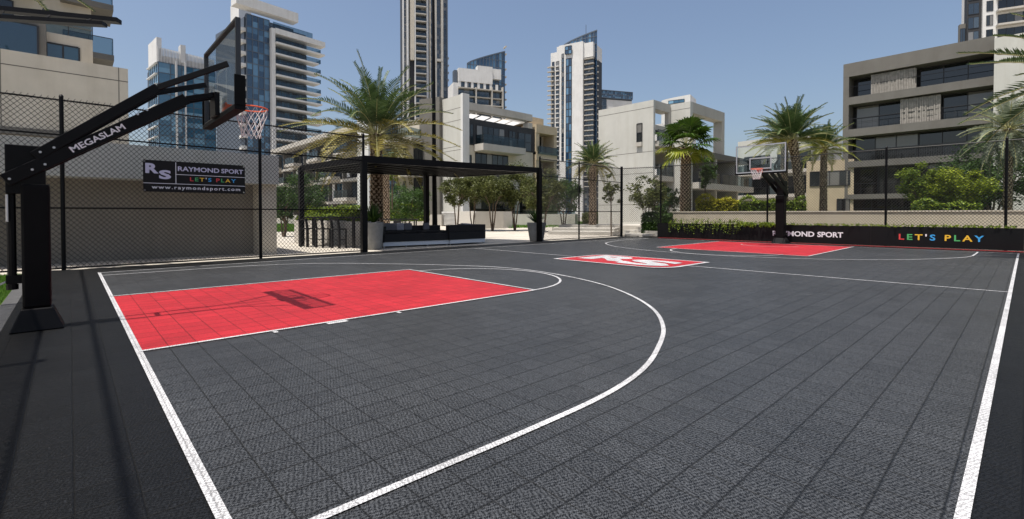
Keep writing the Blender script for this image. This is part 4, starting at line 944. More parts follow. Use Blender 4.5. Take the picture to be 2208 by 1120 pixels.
tag(lv.build('roof_louvre', M_black, pg), 'thin black roof slats')
# tall dark mast behind
m_ = foot(938, 26.5); ms = thing('light_mast', m_, 'tall thin black light mast rising beside the centre building', 'mast')
ztop = at(933, -60, 26.5).z
MB().tube([m_, m_ + Vector((-.05, 0, 4)), Vector((m_.x - .08, m_.y, ztop))], [.16, .12, .07], 10).build('pole', M_black, ms); MB().lathe(m_, [(.28, 0), (.28, .04), (.12, .08)], 12).build('base_plate', M_black, ms)
# bar table
T0 = Vector((8.55, 21.0, 0)); tdir = (foot(778, 20.2) - foot(660, 21.6)).normalized(); tn = Vector((-tdir.y, tdir.x, 0))
Tc = (foot(778, 20.2) + foot(660, 21.6)) / 2; TL = (foot(778, 20.2) - foot(660, 21.6)).length
bt = thing('bar_table', (Tc.x, Tc.y, -.03), 'long black bar-height table under the left end of the pergola', 'table')
def tb(mb, u0, u1, v0, v1, z0, z1): 
    P = lambda u_, v_, z: Tc + tdir * u_ + tn * v_ + Vector((0, 0, z)); mb.hexa([P(u0, v0, z0), P(u1, v0, z0), P(u1, v1, z0), P(u0, v1, z0), P(u0, v0, z1), P(u1, v0, z1), P(u1, v1, z1), P(u0, v1, z1)]); return mb
tb(MB(), -TL / 2, TL / 2, -.38, .38, 1.22, 1.28).build('table_top', M_ratt, bt)
for a in (-1, 1):
    for b in (-1, 1): tb(MB(), a * (TL / 2 - .12) - .05, a * (TL / 2 - .12) + .05, b * .3 - .05, b * .3 + .05, -.03, 1.22).build('leg', M_ratt, bt)
def stool(pos, face, label):
    """face = unit vector from the stool towards the table"""
    root = thing('bar_stool', (pos.x, pos.y, -.03), label, 'bar stool', 'black bar stools around the bar table')
    sd_ = Vector((-face.y, face.x, 0))
    P = lambda a, b, z: Vector((pos.x, pos.y, 0)) + face * a + sd_ * b + Vector((0, 0, z))
    def hx(a0, a1, b0, b1, z0, z1, sh=0): return MB().hexa([P(a0, b0, z0), P(a1, b0, z0), P(a1, b1, z0), P(a0, b1, z0), P(a0 + sh, b0, z1), P(a1 + sh, b0, z1), P(a1 + sh, b1, z1), P(a0 + sh, b1, z1)])
    hx(-.24, .20, -.21, .21, .74, .79).build('seat', M_ratt, root, bevel=.012)
    for b in (-.23, .16):
        hx(-.27, -.17, b, b + .07, .79, 1.21, -.07).build('back_upright', M_ratt, root, bevel=.01); hx(-.27, -.17, b, b + .07, -.03, .74).build('leg', M_ratt, root, bevel=.008)
        hx(.15, .20, b + .02, b + .07, -.03, .74).build('leg', M_ratt, root)
    hx(-.33, -.30, -.18, .18, 1.13, 1.19).build('back_rail', M_ratt, root); hx(-.23, -.20, -.18, .18, .30, .34).build('footrest', M_ratt, root); hx(.16, .19, -.2, .2, .30, .33).build('footrest', M_ratt, root)
    return root
names = ['leftmost', 'middle', 'rightmost']
for i in range(3):
    f_ = (tn if tn.dot(Tc) > 0 else -tn)
    p = Tc + tdir * (-.92 + i * .92) - f_ * .50
    stool(p, f_, names[i] + ' of the three black bar stools standing at the court side of the tall table')
# planters
def planter_box(p0, p1, ytop, ybase_depth0, ybase_depth1, label, m=M_stucco, zt=None, depth=1.0, name='stone_planter'):
    f = depthfac(p0, ybase_depth0, p1, ybase_depth1); root = thing(name, (f.A.x, f.A.y, -.03), label, 'planter')
    z = zt if zt else f.Z((p0 + p1) / 2, ytop); f.part('planter_wall', m, root, (0, f.L, -.03, z, -depth, 0), bevel=.015)
    f.part('soil', M_core, root, (.08, f.L - .08, z + .001, z + .02, -depth + .08, -.08)); return f, z
fp1, zp1 = planter_box(634, 712, 476, 23.4, 21.9, 'rough white planter box left behind the bar stools'); fp2, zp2 = planter_box(742, 786, 478, 22.6, 22.0, 'rough white planter box right behind the bar stools')
# white patterned long planters
f = depthfac(953, 57, 1024, 46); rt = thing('block_planter', f.A, 'long raised planter clad in white openwork blocks, centre background', 'planter'); z = f.Z(1024, 456)
f.part('body', M_slab, rt, (0, f.L, -.03, z, -3, -.12)); mb = MB(); n_ = 34; nz = 9
for j in range(nz):
    for i in range(n_):
        a = f.L * (i + (.5 if j % 2 else 0)) / n_; zc = .1 + (z - .35) * j / nz
        if a + f.L / n_ * .7 < f.L: f.box(mb, a, a + f.L / n_ * .68, zc, zc + (z - .3) / nz * .62, -.12, .02)
f.box(mb, 0, f.L, z - .2, z + .02, -.12, .03); mb.build('openwork_blocks', M_white2, rt)
g2 = Fac((f.B.x, f.B.y), tuple(foot(1105, 49.5))[:2]); g2.part('side_wall', M_stucco, rt, (.001, g2.L, -.03, z, -3, 0))
f = depthfac(1106, 62, 1240, 58); rt = thing('garden_terrace_wall', f.A, 'low grey terrace wall behind the gravel path', 'wall'); f.part('wall', M_slab, rt, (0, f.L, -.03, f.Z(1150, 462), -1, 0)); f.part('glass_guard', M_rail, rt, (0, f.L, f.Z(1150, 461.9), f.Z(1150, 455), -.1, -.05))
f = depthfac(822, 60, 952, 56); rt = thing('garden_terrace_wall', f.A, 'low pale terrace wall seen under the pergola', 'wall'); f.part('wall', M_slab, rt, (0, f.L, -.03, f.Z(850, 463), -1, 0))
f = depthfac(590, 66, 640, 64); rt = thing('garden_terrace_wall', f.A, 'low pale terrace wall at the far end of the left lawn', 'wall'); f.part('wall', M_slab, rt, (0, f.L, -.03, f.Z(610, 464), -1, 0))
# steps
st_ = thing('stone_steps', gnd(1250, 504), 'wide pale stone steps behind the corner fence', 'steps')
for k, (p0, p1, dd, yt) in enumerate(((1182, 1318, 33.5, 496), (1190, 1325, 35.5, 490), (1205, 1385, 38, 484))):
    f = depthfac(p0, dd, p1, dd - 1.5); f.part('step', M_stucco if False else M_slab, st_, (0, f.L, -.03, .17 * (k + 1) + .02, -4, 0), bevel=.01)
f = depthfac(1318, 31, 1385, 29); 
for k in range(3): f.part('step', M_slab, st_, (0, f.L + k * .3, -.03, .17 * (k + 1), -6, -1.2 * k))
# round pots with spiky plants
def spiky(root, c, z, n_, ln_, m, wd=.05, elev=(25, 85), name='leaf_cluster'):
    mb = MB()
    for _ in range(n_):
        a = random.random() * 6.28; e = R(random.uniform(*elev)); L_ = ln_ * random.uniform(.6, 1.1); d = Vector((math.cos(a) * math.cos(e), math.sin(a) * math.cos(e), math.sin(e))); sd_ = Vector((-math.sin(a), math.cos(a), 0)) * wd
        p0 = Vector((c.x, c.y, z)) + Vector((math.cos(a), math.sin(a), 0)) * .05; p1 = p0 + d * L_ * .55; p2 = p0 + d * L_ + Vector((0, 0, -.18 * L_ * math.cos(e)))
        v = random.random(); mb.face([p0 - sd_ * .5, p0 + sd_ * .5, p1 + sd_, p1 - sd_], v); mb.face([p1 - sd_, p1 + sd_, p2], v)
    return mb.build(name, m, root)
def pot(px, d, h, rt_, rb, label, plant_len, elev):
    c = foot(px, d, -.03); root = thing('potted_plant', c, label, 'potted plant', 'round grey pots with spiky plants')
    MB().lathe(c, [(rb, 0), (rb * 1.12, .05), ((rt_ + rb) / 2 * 1.06, h * .5), (rt_, h - .05), (rt_ * 1.03, h), (rt_ * .9, h), (rt_ * .88, h - .06)], 24).build('pot', M_pot, root, smooth=True)
    MB().lathe(c + Vector((0, 0, h - .08)), [(rt_ * .89, 0), (rt_ * .6, .03), (.01, .04)], 16).build('soil', M_core, root)
    spiky(root, c, h - .05, 90, plant_len, M_leafd, .03, elev); spiky(root, c, h - .05, 40, plant_len * .9, M_fan, .03, elev); return root
pot(805, 19.3, 1.1, .40, .30, 'tall grey pot with spiky plant between the bar table and the sofa', .85, (35, 88)); pot(1157, 25.0, .98, .5, .32, 'grey pot with spiky plant beside the right pergola post', 1.0, (30, 85))
# sofa
def loc_fr(o, ux):
    ux = Vector(ux).normalized(); uy = Vector((-ux.y, ux.x, 0))
    return lambda a, b, z: Vector((o[0], o[1], 0)) + ux * a + uy * b + Vector((0, 0, z))
def hx_(P, a0, a1, b0, b1, z0, z1, sh=0): return MB().hexa([P(a0, b0, z0), P(a1, b0, z0), P(a1, b1, z0), P(a0, b1, z0), P(a0 + sh, b0, z1), P(a1 + sh, b0, z1), P(a1 + sh, b1, z1), P(a0 + sh, b1, z1)])
sL = foot(826, 20.0); sR = foot(968, 21.8); P = loc_fr(sL, sR - sL); LS = (sR - sL).length
sf = thing('corner_sofa', (sL.x, sL.y, -.03), 'long black wicker sofa on a white plinth under the pergola', 'sofa')
hx_(P, .0, LS, .0, 1.0, .04, .22).build('plinth', M_whitebase, sf, bevel=.01); hx_(P, -.12, LS, -.05, 1.05, .22, .56).build('seat_base', M_ratt, sf, bevel=.02)
hx_(P, -.35, .05, -.05, 1.1, .2, .88, .08).build('armrest', M_ratt, sf, bevel=.02); hx_(P, .06, LS, .85, 1.15, .56, .88).build('backrest', M_ratt, sf, bevel=.02)
hx_(P, .1, LS * .5, -.02, .84, .56, .66).build('seat_cushion', M_seatf, sf, bevel=.03); hx_(P, LS * .5 + .02, LS - .02, -.02, .84, .56, .66).build('seat_cushion', M_seatf, sf, bevel=.03)
for a in (.05, LS * .33, LS * .66, LS - .1):
    for b in (.05, .9): hx_(P, a, a + .04, b, b + .04, -.03, .04).build('foot', M_bolt, sf)
c0 = foot(969, 21.7); c1 = foot(1046, 23.3); P2 = loc_fr(c0, c1 - c0); L2_ = (c1 - c0).length
s2_ = thing('sofa_section', (c0.x, c0.y, -.03), 'black wicker sofa end section seen from its back, right of the long sofa', 'sofa')
hx_(P2, .05, L2_, .0, 1.7, .04, .22).build('plinth', M_whitebase, s2_, bevel=.01); hx_(P2, -.02, L2_, -.04, 1.7, .22, .58).build('seat_base', M_ratt, s2_, bevel=.02); hx_(P2, -.02, L2_, -.04, .26, .58, .90).build('backrest', M_ratt, s2_, bevel=.03)
hx_(P2, L2_ - .3, L2_, .27, 1.7, .58, .9).build('armrest', M_ratt, s2_, bevel=.03)
for a in (.08, L2_ - .1):
    for b in (.05, 1.6): hx_(P2, a, a + .04, b, b + .04, -.03, .04).build('foot', M_bolt, s2_)
for i, (px, m_, lab, ww) in enumerate(((846, M_cush, 'dark grey cushion leaning at the left end of the sofa', .34), (858, M_cush, 'narrow grey cushion second from the left on the sofa', .30), (873, M_cushl, 'pale patterned cushion third from the left on the sofa', .36), (891, M_cush, 'plain mid-grey cushion fourth from the left on the sofa', .38), (940, M_cush, 'grey cushion near the right end of the long sofa', .30))):
    c = foot(px, 20.4 + i * .18) ; a = (c - Vector((sL.x, sL.y, 0))).dot((sR - sL).normalized())
    m = hx_(P, a - ww / 2, a + ww / 2, .66, .80, .67, 1.0, .0); o = m.build('cushion', m_, bevel=.05); tag(o, lab, 'cushion', 'scatter cushions on the sofa')
th = MB(); base = P2(L2_ * .48, .1, .905)
for k in range(10): th.tube([base + Vector((random.uniform(-.3, .3), random.uniform(-.06, .1), random.uniform(.0, .05))), base + Vector((random.uniform(-.3, .3), random.uniform(-.06, .1), random.uniform(.01, .06)))], .02, 6)
tag(th.build('folded_towel', M_cushl), 'crumpled pale towel lying on the back of the sofa section', 'towel')
# second table set
tt = foot(858, 31.5); rt = thing('dining_table', (tt.x, tt.y, -.03), 'black dining table behind the sofa', 'table'); P3 = loc_fr(tt, _r)
hx_(P3, -1.3, 1.3, -.4, .4, 1.02, 1.08).build('table_top', M_ratt, rt)
for a in (-1.2, 1.1):
    for b in (-.35, .3): hx_(P3, a, a + .08, b, b + .08, -.03, 1.02).build('leg', M_ratt, rt)
for i, (a, lab) in enumerate(((-1.0, 'black wicker chair at the left of the dining table'), (.2, 'black wicker chair at the middle of the dining table'))):
    r2 = thing('dining_chair', P3(a, -.8, -.03), lab, 'chair', 'black chairs at the dining table'); hx_(P3, a - .25, a + .25, -1.0, -.5, .42, .5).build('seat', M_ratt, r2, bevel=.01); hx_(P3, a - .25, a + .25, -1.05, -1.0, .5, 1.0).build('backrest', M_ratt, r2, bevel=.01)
    for q_ in (-.24, .2):
        for b in (-.99, -.55): hx_(P3, a + q_, a + q_ + .04, b, b + .04, -.03, .42).build('leg', M_ratt, r2)
# ================================================================ VEGETATION
def frond(mb, rb, base, az, el, L_, droop, n_=34, ll=.45, lw=.018, vbase=.5, fold=.45, twist=0, tipcut=1):
    pts = []; p = Vector(base); e = el; N = 12; step = L_ / N; a = az
    for i in range(N + 1):
        pts.append(p.copy()); p = p + Vector((math.cos(a) * math.cos(e), math.sin(a) * math.cos(e), math.sin(e))) * step; e -= droop * (.5 + 1.2 * i / N) / N; a += twist / N
    rb.tube(pts, [.028 * (1 - .85 * i / N) + .004 for i in range(N + 1)], 4, cap=False)
    for i in range(n_):
        t = .16 + .84 * i / (n_ - 1); k = min(int(t * N), N - 1); fr = t * N - k; q = pts[k].lerp(pts[k + 1], fr); d = (pts[k + 1] - pts[k]).normalized()
        sd_ = d.cross(Vector((0, 0, 1)));
        if sd_.length < .1: sd_ = Vector((-math.sin(a), math.cos(a), 0))
        sd_.normalize(); up = sd_.cross(d)
        l_ = ll * (math.sin(min(1, t * 1.15 + .12) * math.pi) ** .6 * .85 + .22) * random.uniform(.8, 1.1)
        for s_ in (-1, 1):
            dr = (sd_ * s_ * 1.0 + d * (.35 + .45 * t) + up * (fold + random.uniform(-.15, .2))).normalized(); tip = q + dr * l_ + Vector((0, 0, -l_ * l_ * .25)); w_ = d * lw
            mid = q + dr * l_ * .5; v = min(1, max(0, vbase + random.uniform(-.35, .35)))
            mb.face([q - w_ * .5, q + w_ * .5, mid + w_], v); mb.face([q - w_ * .5, mid + w_, tip, mid - w_], v)
def date_palm(base, H, r0, nfr, L_, label, z0=-.03, dry=.25, m=None, group='date palms around the court', ll=.45, el=(-25, 82), droop=(.7, 1.5), name='date_palm', lean=(0, 0), wide_base=1.15, n_leaf=34, drymat=None):
    base = Vector((base.x, base.y, z0)); root = thing(name, base, label, 'palm tree', group)
    pts = []; rad = []; N = int(H / .13)
    for i in range(N + 1):
        t = i / N; pts.append(base + Vector((lean[0] * t * t, lean[1] * t * t, H * t))); rad.append(r0 * (wide_base - .28 * t if t < .8 else wide_base - .224 + .5 * (t - .8)) * (1 + (.06 if i % 2 else -.04)))
    MB().tube(pts, rad, 12).build('trunk', M_trunk, root, smooth=False)
    sb = MB()
    for i in range(1, N):
        for j in range(9):
            a = 2 * math.pi * (j + .5 * (i % 2)) / 9 + random.uniform(-.1, .1); c = pts[i]; rr_ = rad[i] * .98; d = Vector((math.cos(a), math.sin(a), 0)); sd_ = Vector((-d.y, d.x, 0)) * rr_ * .25
            o = c + d * rr_; tipz = random.uniform(.05, .1) + (.1 if i > N * .85 else 0); ex = .035 + (.06 if i > N * .88 else 0)
            sb.face([o - sd_ - Vector((0, 0, .04)), o + sd_ - Vector((0, 0, .04)), o + sd_ * .6 + d * ex + Vector((0, 0, tipz)), o - sd_ * .6 + d * ex + Vector((0, 0, tipz))])
    sb.build('leaf_boots', M_stub, root)
    top = pts[-1]; g = MB(); y = MB(); rb = MB(); golden = 2.399
    for i in range(nfr):
        t = i / nfr; e = R(el[0] + (el[1] - el[0]) * t ** .95) + random.uniform(-.16, .16); a = i * golden + random.uniform(-.2, .2); Lf = L_ * random.uniform(.85, 1.08) * (1 - .15 * t)
        tgt = y if (t < dry) else g; dp = (droop[0] + (droop[1] - droop[0]) * random.random()) * (1.15 - .55 * t)
        frond(tgt, rb, top + Vector((math.cos(a) * r0 * .6, math.sin(a) * r0 * .6, -.1 + .25 * t)), a, e, Lf, dp * (1.0 if e > .35 else .75), n_leaf, ll, .014 + L_ * .0042, .45 + .3 * t)
    g.build('crown', m or M_palm, root)
    if y.f: tag(y.build('old_fronds', drymat or M_palmy, root), 'yellowing lower fronds')
    rb.build('frond_stems', M_rach, root); return root
def trunk_fit(px, ybase, ytop, d): b = foot(px, d); return b, at(px, ytop, d).z
b, zt = trunk_fit(812, 490, 290, 24.2); date_palm(b, zt, .30, 52, 4.4, 'big date palm with spreading crown standing behind the pergola', dry=.36, ll=.78, n_leaf=42, el=(-26, 88), droop=(.6, 1.6))
b, zt = trunk_fit(832, 0, 330, 36); date_palm(b, zt - 1.0, .27, 22, 2.2, 'second palm trunk half hidden behind the big date palm', dry=.3, ll=.5, n_leaf=24)
b, zt = trunk_fit(1278, 480, 352, 38); date_palm(b, zt, .27, 52, 2.3, 'short silvery date palm beside the blank white wall', dry=.22, ll=.45, m=M_palm, el=(-35, 85), droop=(.6, 1.6), n_leaf=34)
b, zt = trunk_fit(1726, 455, 335, 31); date_palm(b, zt, .27, 44, 3.1, 'large date palm right behind the far hoop', z0=1.0, dry=.15, ll=.62, el=(-5, 86), droop=(.45, 1.4), n_leaf=44, lean=(-.45, .42)); 
b, zt = trunk_fit(1775, 455, 350, 33); date_palm(b, zt, .21, 34, 2.2, 'smaller yellow-green date palm to the right of the large one', z0=1.0, dry=.3, ll=.5, n_leaf=34, drymat=M_fany)
b, zt = trunk_fit(2172, 455, 318, 27); date_palm(b, zt, .18, 46, 2.7, 'silvery drooping palm in front of the pale wall at the right', z0=1.0, dry=0, ll=.5, m=M_palms, el=(-75, 80), droop=(.5, 1.6), n_leaf=36)
b = foot(2372, 13.5); date_palm(b, 5.5, .25, 40, 3.3, 'palm whose long fronds reach in from the right edge', z0=0, dry=0, ll=.5, el=(-30, 75), droop=(.3, .9), n_leaf=56)
b = foot(-60, 12.5); date_palm(b, 8.5, .25, 36, 2.6, 'palm whose dark fronds hang over the top left corner', z0=-.03, dry=0, ll=.5, el=(-12, 70), droop=(.3, .8), n_leaf=40)
b, zt = trunk_fit(1690, 455, 335, 36); date_palm(b, zt, .24, 34, 3.0, 'date palm just left of the large one behind the far hoop board', z0=1.0, dry=.25, ll=.55, el=(-10, 82), droop=(.5, 1.3), n_leaf=34, drymat=M_fany)
# fan palm
def fan_palm(base, z0, H, r0, label):
    base = Vector((base.x, base.y, z0)); root = thing('fan_palm', base, label, 'palm tree')
    N = int(H / .12); pts = [base + Vector((0, 0, H * i / N)) for i in range(N + 1)]; rad = [r0 * (1.1 - .2 * i / N) * (1.07 if i % 2 else .96) for i in range(N + 1)]
    MB().tube(pts, rad, 12).build('trunk', M_trunk, root); sb = MB()
    for i in range(1, N):
        for j in range(10):
            a = 2 * math.pi * (j + .5 * (i % 2)) / 10; d = Vector((math.cos(a), math.sin(a), 0)); o = pts[i] + d * rad[i]; sd_ = Vector((-d.y, d.x, 0)) * rad[i] * .22
            sb.face([o - sd_, o + sd_, o + sd_ * .5 + d * .05 + Vector((0, 0, .11)), o - sd_ * .5 + d * .05 + Vector((0, 0, .11))])
    sb.build('leaf_boots', M_stub, root); g = MB(); y = MB(); st2 = MB(); top = pts[-1]
    for i in range(30):
        t = i / 30; e = R(-50 + 135 * t ** .75) + random.uniform(-.1, .1); a = i * 2.399; L_ = random.uniform(.9, 1.35); d = Vector((math.cos(a) * math.cos(e), math.sin(a) * math.cos(e), math.sin(e)))
        c = top + d * L_ + Vector((0, 0, .2)); st2.tube([top, c], [.02, .012], 4, cap=False)
        sd_ = Vector((-math.sin(a), math.cos(a), 0)); upn = sd_.cross(d); tgt = y if t < .22 else g; K = 22; rl = random.uniform(.9, 1.15); v0 = .3 + .5 * t
        for k in range(K):
            w0 = R(-125 + 250 * k / K); w1 = R(-125 + 250 * (k + 1) / K); wm = (w0 + w1) / 2
            q0 = c + (d * math.cos(w0) + sd_ * math.sin(w0)) * rl * .62 + upn * (.03 if k % 2 else -.03); q1 = c + (d * math.cos(w1) + sd_ * math.sin(w1)) * rl * .62 + upn * (-.03 if k % 2 else .03)
            tip = c + (d * math.cos(wm) + sd_ * math.sin(wm)) * rl * random.uniform(.95, 1.1) + Vector((0, 0, -.28 * rl * random.uniform(.6, 1.3)))
            v = min(1, max(0, v0 + random.uniform(-.3, .3))); tgt.face([c, q0, q1], v); tgt.face([q0, q1, tip], v)
    g.build('crown', M_fan, root); tag(y.build('old_leaves', M_fany, root), 'yellow-green lower fans'); st2.build('leaf_stems', M_rach, root); return root
b, zt = trunk_fit(1478, 455, 318, 32); fan_palm(b, .0, zt, .33, 'fan palm with thick ringed trunk in front of the pale apartment block')
def tree(base, z0, trunk_h, ch, cr, label, m, n_leaf=5000, ls=.08, stems=3, group=None, cat='tree', name='tree', squash=.8, clumps=26, open_=.0, bark=None, rt=.07):
    base = Vector((base.x, base.y, z0)); root = thing(name, base, label, cat, group); tk = MB(); C = base + Vector((0, 0, trunk_h + ch * .5)); tips = []
    for s_ in range(stems):
        a = 2 * math.pi * s_ / stems + random.random(); p0 = base + Vector((math.cos(a), math.sin(a), 0)) * rt * .6
        p1 = p0 + Vector((math.cos(a) * cr * .15, math.sin(a) * cr * .15, trunk_h)); p2 = p1 + Vector((math.cos(a) * cr * .4, math.sin(a) * cr * .4, ch * .45))
        pm = p0.lerp(p1, .5) + Vector((random.uniform(-.05, .05), random.uniform(-.05, .05), 0)); tk.tube([p0, pm, p1, p2], [rt, rt * .75, rt * .6, rt * .2], 6)
        for k in range(5):
            a2 = a + random.uniform(-1.4, 1.4); q = p1.lerp(p2, random.uniform(0, .7)); e = q + Vector((math.cos(a2) * cr * random.uniform(.3, .75), math.sin(a2) * cr * random.uniform(.3, .75), ch * random.uniform(.15, .5)))
            tk.tube([q, q.lerp(e, .5) + Vector((0, 0, .06)), e], [rt * .35, rt * .22, rt * .08], 5, cap=False); tips.append(e)
    tk.build('trunk', bark or M_bark, root); g = MB(); cl = []
    for k in range(clumps):
        while True:
            d = Vector((random.uniform(-1, 1), random.uniform(-1, 1), random.uniform(-1, 1)))
            if .25 < d.length < 1: break
        cl.append((C + Vector((d.x * cr, d.y * cr, d.z * ch * .5)) * 1.0, random.uniform(.15, .36) * cr, random.uniform(-.2, .2)))
    for e in tips: cl.append((e, .28 * cr, 0))
    per = n_leaf // len(cl)
    for c, r_, dv in cl:
        for _ in range(per):
            while True:
                d = Vector((random.gauss(0, .5), random.gauss(0, .5), random.gauss(0, .42)))
                if d.length < 1.3: break
            p = c + d * r_; a = Vector((random.uniform(-1, 1), random.uniform(-1, 1), random.uniform(-.5, .5))).normalized(); b_ = a.cross(Vector((random.uniform(-1, 1), random.uniform(-1, 1), random.uniform(-1, 1)))).normalized(); s_ = ls * random.uniform(.6, 1.3)
            v = min(1, max(0, .5 + dv + random.uniform(-.35, .35))); g.face([p - a * s_, p + b_ * s_ * .4, p + a * s_, p - b_ * s_ * .4], v)
    g.build('crown', m, root); return root
ol = 'olive-like trees along the garden'
for px, d, ytop, yb, w_, lab, mm, nl in (
    (985, 40, 372, 405, 30, 'thin open olive tree behind the right half of the pergola', M_leafo, 4500), (1020, 42, 362, 400, 40, 'olive tree second from the left behind the pergola roof', M_leafo, 6000),
    (1062, 40, 358, 402, 42, 'full olive tree in front of the terraced block', M_leafo, 7000), (1110, 41, 352, 405, 40, 'tallest olive tree left of the right pergola post', M_leafo, 7000),
    (1172, 38, 362, 420, 38, 'olive tree just right of the right pergola post', M_leafo, 6500), (1215, 40, 378, 425, 34, 'dark leafy tree left of the short silvery palm', M_leafd, 5500),
    (660, 34, 352, 440, 42, 'dark leafy tree seen through the left fence under the pergola roof', M_leafd, 8000), (612, 30, 400, 450, 22, 'small dark tree beside the low building', M_leafd, 3500),
    (880, 46, 395, 440, 40, 'shadowy tree under the middle of the pergola', M_leafd, 5000)):
    b = foot(px, d); zb = at(px, yb + 28, d).z; zt = at(px, ytop, d).z; tree(b, -.03, max(.8, zb - .4), (zt - zb) + .25, w_ * 1.1 / F * d, lab, mm, int(nl * 1.6), (.085 * d / 40), 3, ol, rt=.07, clumps=46)
b = foot(1318, 30.5); tree(b, -.03, at(1318, 440, 30.5).z - .3, 2.3, .62, 'slim young tree with round leaves at the corner fence post', M_leafo, 700, .11, 2, clumps=14, rt=.035)
b = foot(1397, 31); tree(b, -.03, 1.3, 2.7, 1.2, 'multi-stemmed sapling with round leaves against the blank wall', M_leafo, 2600, .10, 6, clumps=26, rt=.04)
b = foot(1432, 34); tree(b, -.03, 1.2, 2.4, 1.0, 'darker sapling beside the multi-stemmed one', M_leafd, 3000, .09, 3, clumps=20, rt=.05)
b = foot(1990, 27.5); tree(b, 1.05, .6, 2.8, 1.1, 'bright green bushy tree in front of the dark block', M_leafb, 8000, .085, 3, clumps=30, rt=.06)
b = foot(2062, 26.5); tree(b, 1.05, .9, 1.9, 1.45, 'low spreading yellow-green tree right of the bushy one', M_leafyg, 9000, .085, 3, clumps=34, rt=.06)
b = foot(2140, 33); tree(b, 1.05, .9, 4.4, 2.3, 'dark mass of trees behind the silvery palm', M_leafd, 9000, .12, 4, clumps=40, rt=.1)
b = foot(1520, 34.5); tree(b, 1.0, 2.2, 2.4, .9, 'leafy vine-like tree right of the fan palm', M_fan, 1600, .11, 2, clumps=16, rt=.05)
b = foot(20, 14.8); tree(b, -.03, .35, 1.9, .75, 'pale green shrub behind the near hoop post', M_leafb, 3500, .06, 3, clumps=20, rt=.03, cat='shrub', name='shrub')
b = foot(846, 39); tree(b, 1.8, 1.6, 3.4, .6, 'bright green climbing shrub on the balcony behind the big palm', M_leafb, 1800, .1, 2, clumps=12, rt=.05, name='shrub', cat='shrub')
def hedge(f, u0, u1, z0, z1, w0, w1, label, m, n_, ls=.06, name='hedge', cat='hedge', lump=.1):
    root = thing(name, f.P((u0 + u1) / 2, z0, (w0 + w1) / 2), label, cat); i_ = .1 if (w1 - w0) > .3 else .04
    f.part('shade_core', M_core, root, (u0 + i_, u1 - i_, z0, z1 - .12, w0 + i_, w1 - i_)); g = MB()  # dark inner box stands in for the shade behind the leaves
    for _ in range(n_):
        u_ = random.uniform(u0, u1); w_ = random.uniform(w0, w1); z = random.uniform(z0, z1); k = random.random()
        if k < .55: w_ = w1 + random.gauss(0, .04)
        elif k < .9: z = z1 + random.gauss(0, .06) + lump * math.sin(u_ * 3.1) * math.sin(u_ * 1.3 + 1)
        else: u_ = random.choice((u0, u1)) + random.gauss(0, .03)
        p = f.P(u_, z, w_); a = Vector((random.uniform(-1, 1), random.uniform(-1, 1), random.uniform(-.6, 1))).normalized(); b_ = a.cross(Vector((random.uniform(-1, 1), random.uniform(-1, 1), 1))).normalized(); s_ = ls * random.uniform(.6, 1.3); g.face([p - a * s_, p + b_ * s_ * .45, p + a * s_, p - b_ * s_ * .45], random.random())
    g.build('foliage', m, root); return root
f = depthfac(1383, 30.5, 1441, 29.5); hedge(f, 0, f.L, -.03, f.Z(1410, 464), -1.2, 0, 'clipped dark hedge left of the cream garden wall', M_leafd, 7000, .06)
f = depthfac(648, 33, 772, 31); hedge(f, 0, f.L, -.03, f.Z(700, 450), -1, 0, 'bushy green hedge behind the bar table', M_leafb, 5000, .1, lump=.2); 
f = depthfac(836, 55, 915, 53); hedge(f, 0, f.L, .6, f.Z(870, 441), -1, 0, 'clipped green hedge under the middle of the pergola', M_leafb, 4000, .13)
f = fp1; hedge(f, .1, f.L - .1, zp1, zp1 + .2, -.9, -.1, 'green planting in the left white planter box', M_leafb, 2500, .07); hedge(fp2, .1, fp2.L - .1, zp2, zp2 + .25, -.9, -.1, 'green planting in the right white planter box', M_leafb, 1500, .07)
f = depthfac(1500, 31.5, 1590, 30); hedge(f, 0, f.L, 1.05, f.Z(1550, 430), -1, 0, 'yellow-green bushes on top of the garden wall right of the fan palm', M_leafy, 2600, .09, lump=.3); f = depthfac(1592, 30, 1735, 28); hedge(f, 0, f.L, 1.05, f.Z(1650, 434), -1, 0, 'mixed green bushes behind the far hoop post', M_leafb, 2600, .09, lump=.3)
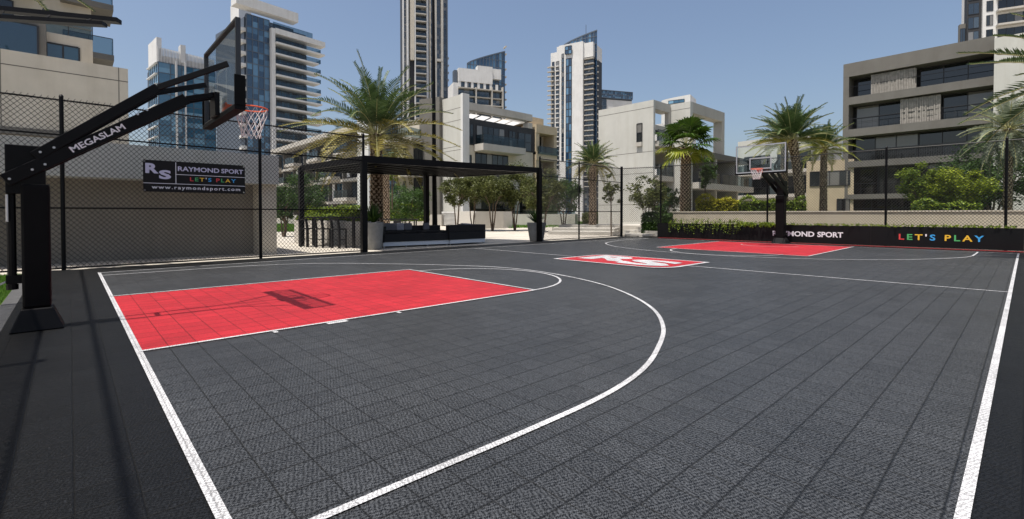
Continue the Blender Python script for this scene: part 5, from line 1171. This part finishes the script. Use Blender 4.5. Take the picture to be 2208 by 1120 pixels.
f = depthfac(1965, 25.5, 2110, 23.5); hedge(f, 0, f.L, 1.05, f.Z(2040, 440), -1, 0, 'low green groundcover shrubs under the bright trees', M_leafb, 1800, .09, lump=.25)
f = depthfac(1255, 55, 1320, 52); hedge(f, 0, f.L * .75, -.03, f.Z(1280, 462), -1, 0, 'rounded pale shrub near the short palm', M_leafo, 1500, .12)
# trailing plants spilling over the far banner
def trail(p0, p1, n_, drop, label, m, ls, hgt):
    ua, ub = on_bn(p0, 480)[0], on_bn(p1, 480)[0]; root = thing('trailing_plant', A + D_ * ua + Vector((.1, 0, .8)), label, 'plant'); g = MB()
    for _ in range(n_):
        u_ = random.uniform(ua, ub); base = A + D_ * u_ + Vector((random.uniform(-.06, .35), 0, .86 + random.uniform(-.03, .06))); hang = random.random() < .45 and drop > .1
        L_ = random.uniform(.3, 1) * (drop if hang else hgt); q = base + Vector((-.10 if hang else random.uniform(-.15, .1), random.uniform(-.12, .12), -L_ if hang else L_)); 
        if hang: base = base + Vector((-.12, 0, 0)); base.x = min(base.x, A.x - .03); q.x = base.x - random.uniform(.0, .08)
        for k in range(5):
            c = base.lerp(q, k / 4); a = Vector((random.uniform(-1, .3), random.uniform(-1, 1), random.uniform(-1, 1))).normalized(); b_ = a.cross(Vector((random.uniform(-1, 1), random.uniform(-1, 1), random.uniform(-1, 1)))).normalized(); s_ = ls * random.uniform(.6, 1.3)
            g.face([c - a * s_, c + b_ * s_ * .4, c + a * s_, c - b_ * s_ * .4], random.random())
    g.build('leaves', m, root)
trail(1440, 1600, 240, .55, 'bright green leaves trailing over the left end of the far banner', M_leafb, .05, .30)
trail(1595, 1690, 260, .12, 'thinner trailing leaves left of the far hoop post', M_leafb, .05, .12)
trail(1695, 2190, 300, 0.0, 'thin row of low leaves showing above the right part of the banner', M_leafb, .045, .07)
gr = foot(2190, 22); rt = thing('ornamental_grass', gr + Vector((0, 0, 0)), 'wispy grass clump by the wall at the right edge', 'grass clump'); spiky(rt, gr, .5, 120, 1.0, M_leafo, .02, (20, 80), 'grass_blades')
bpy.context.view_layer.update()
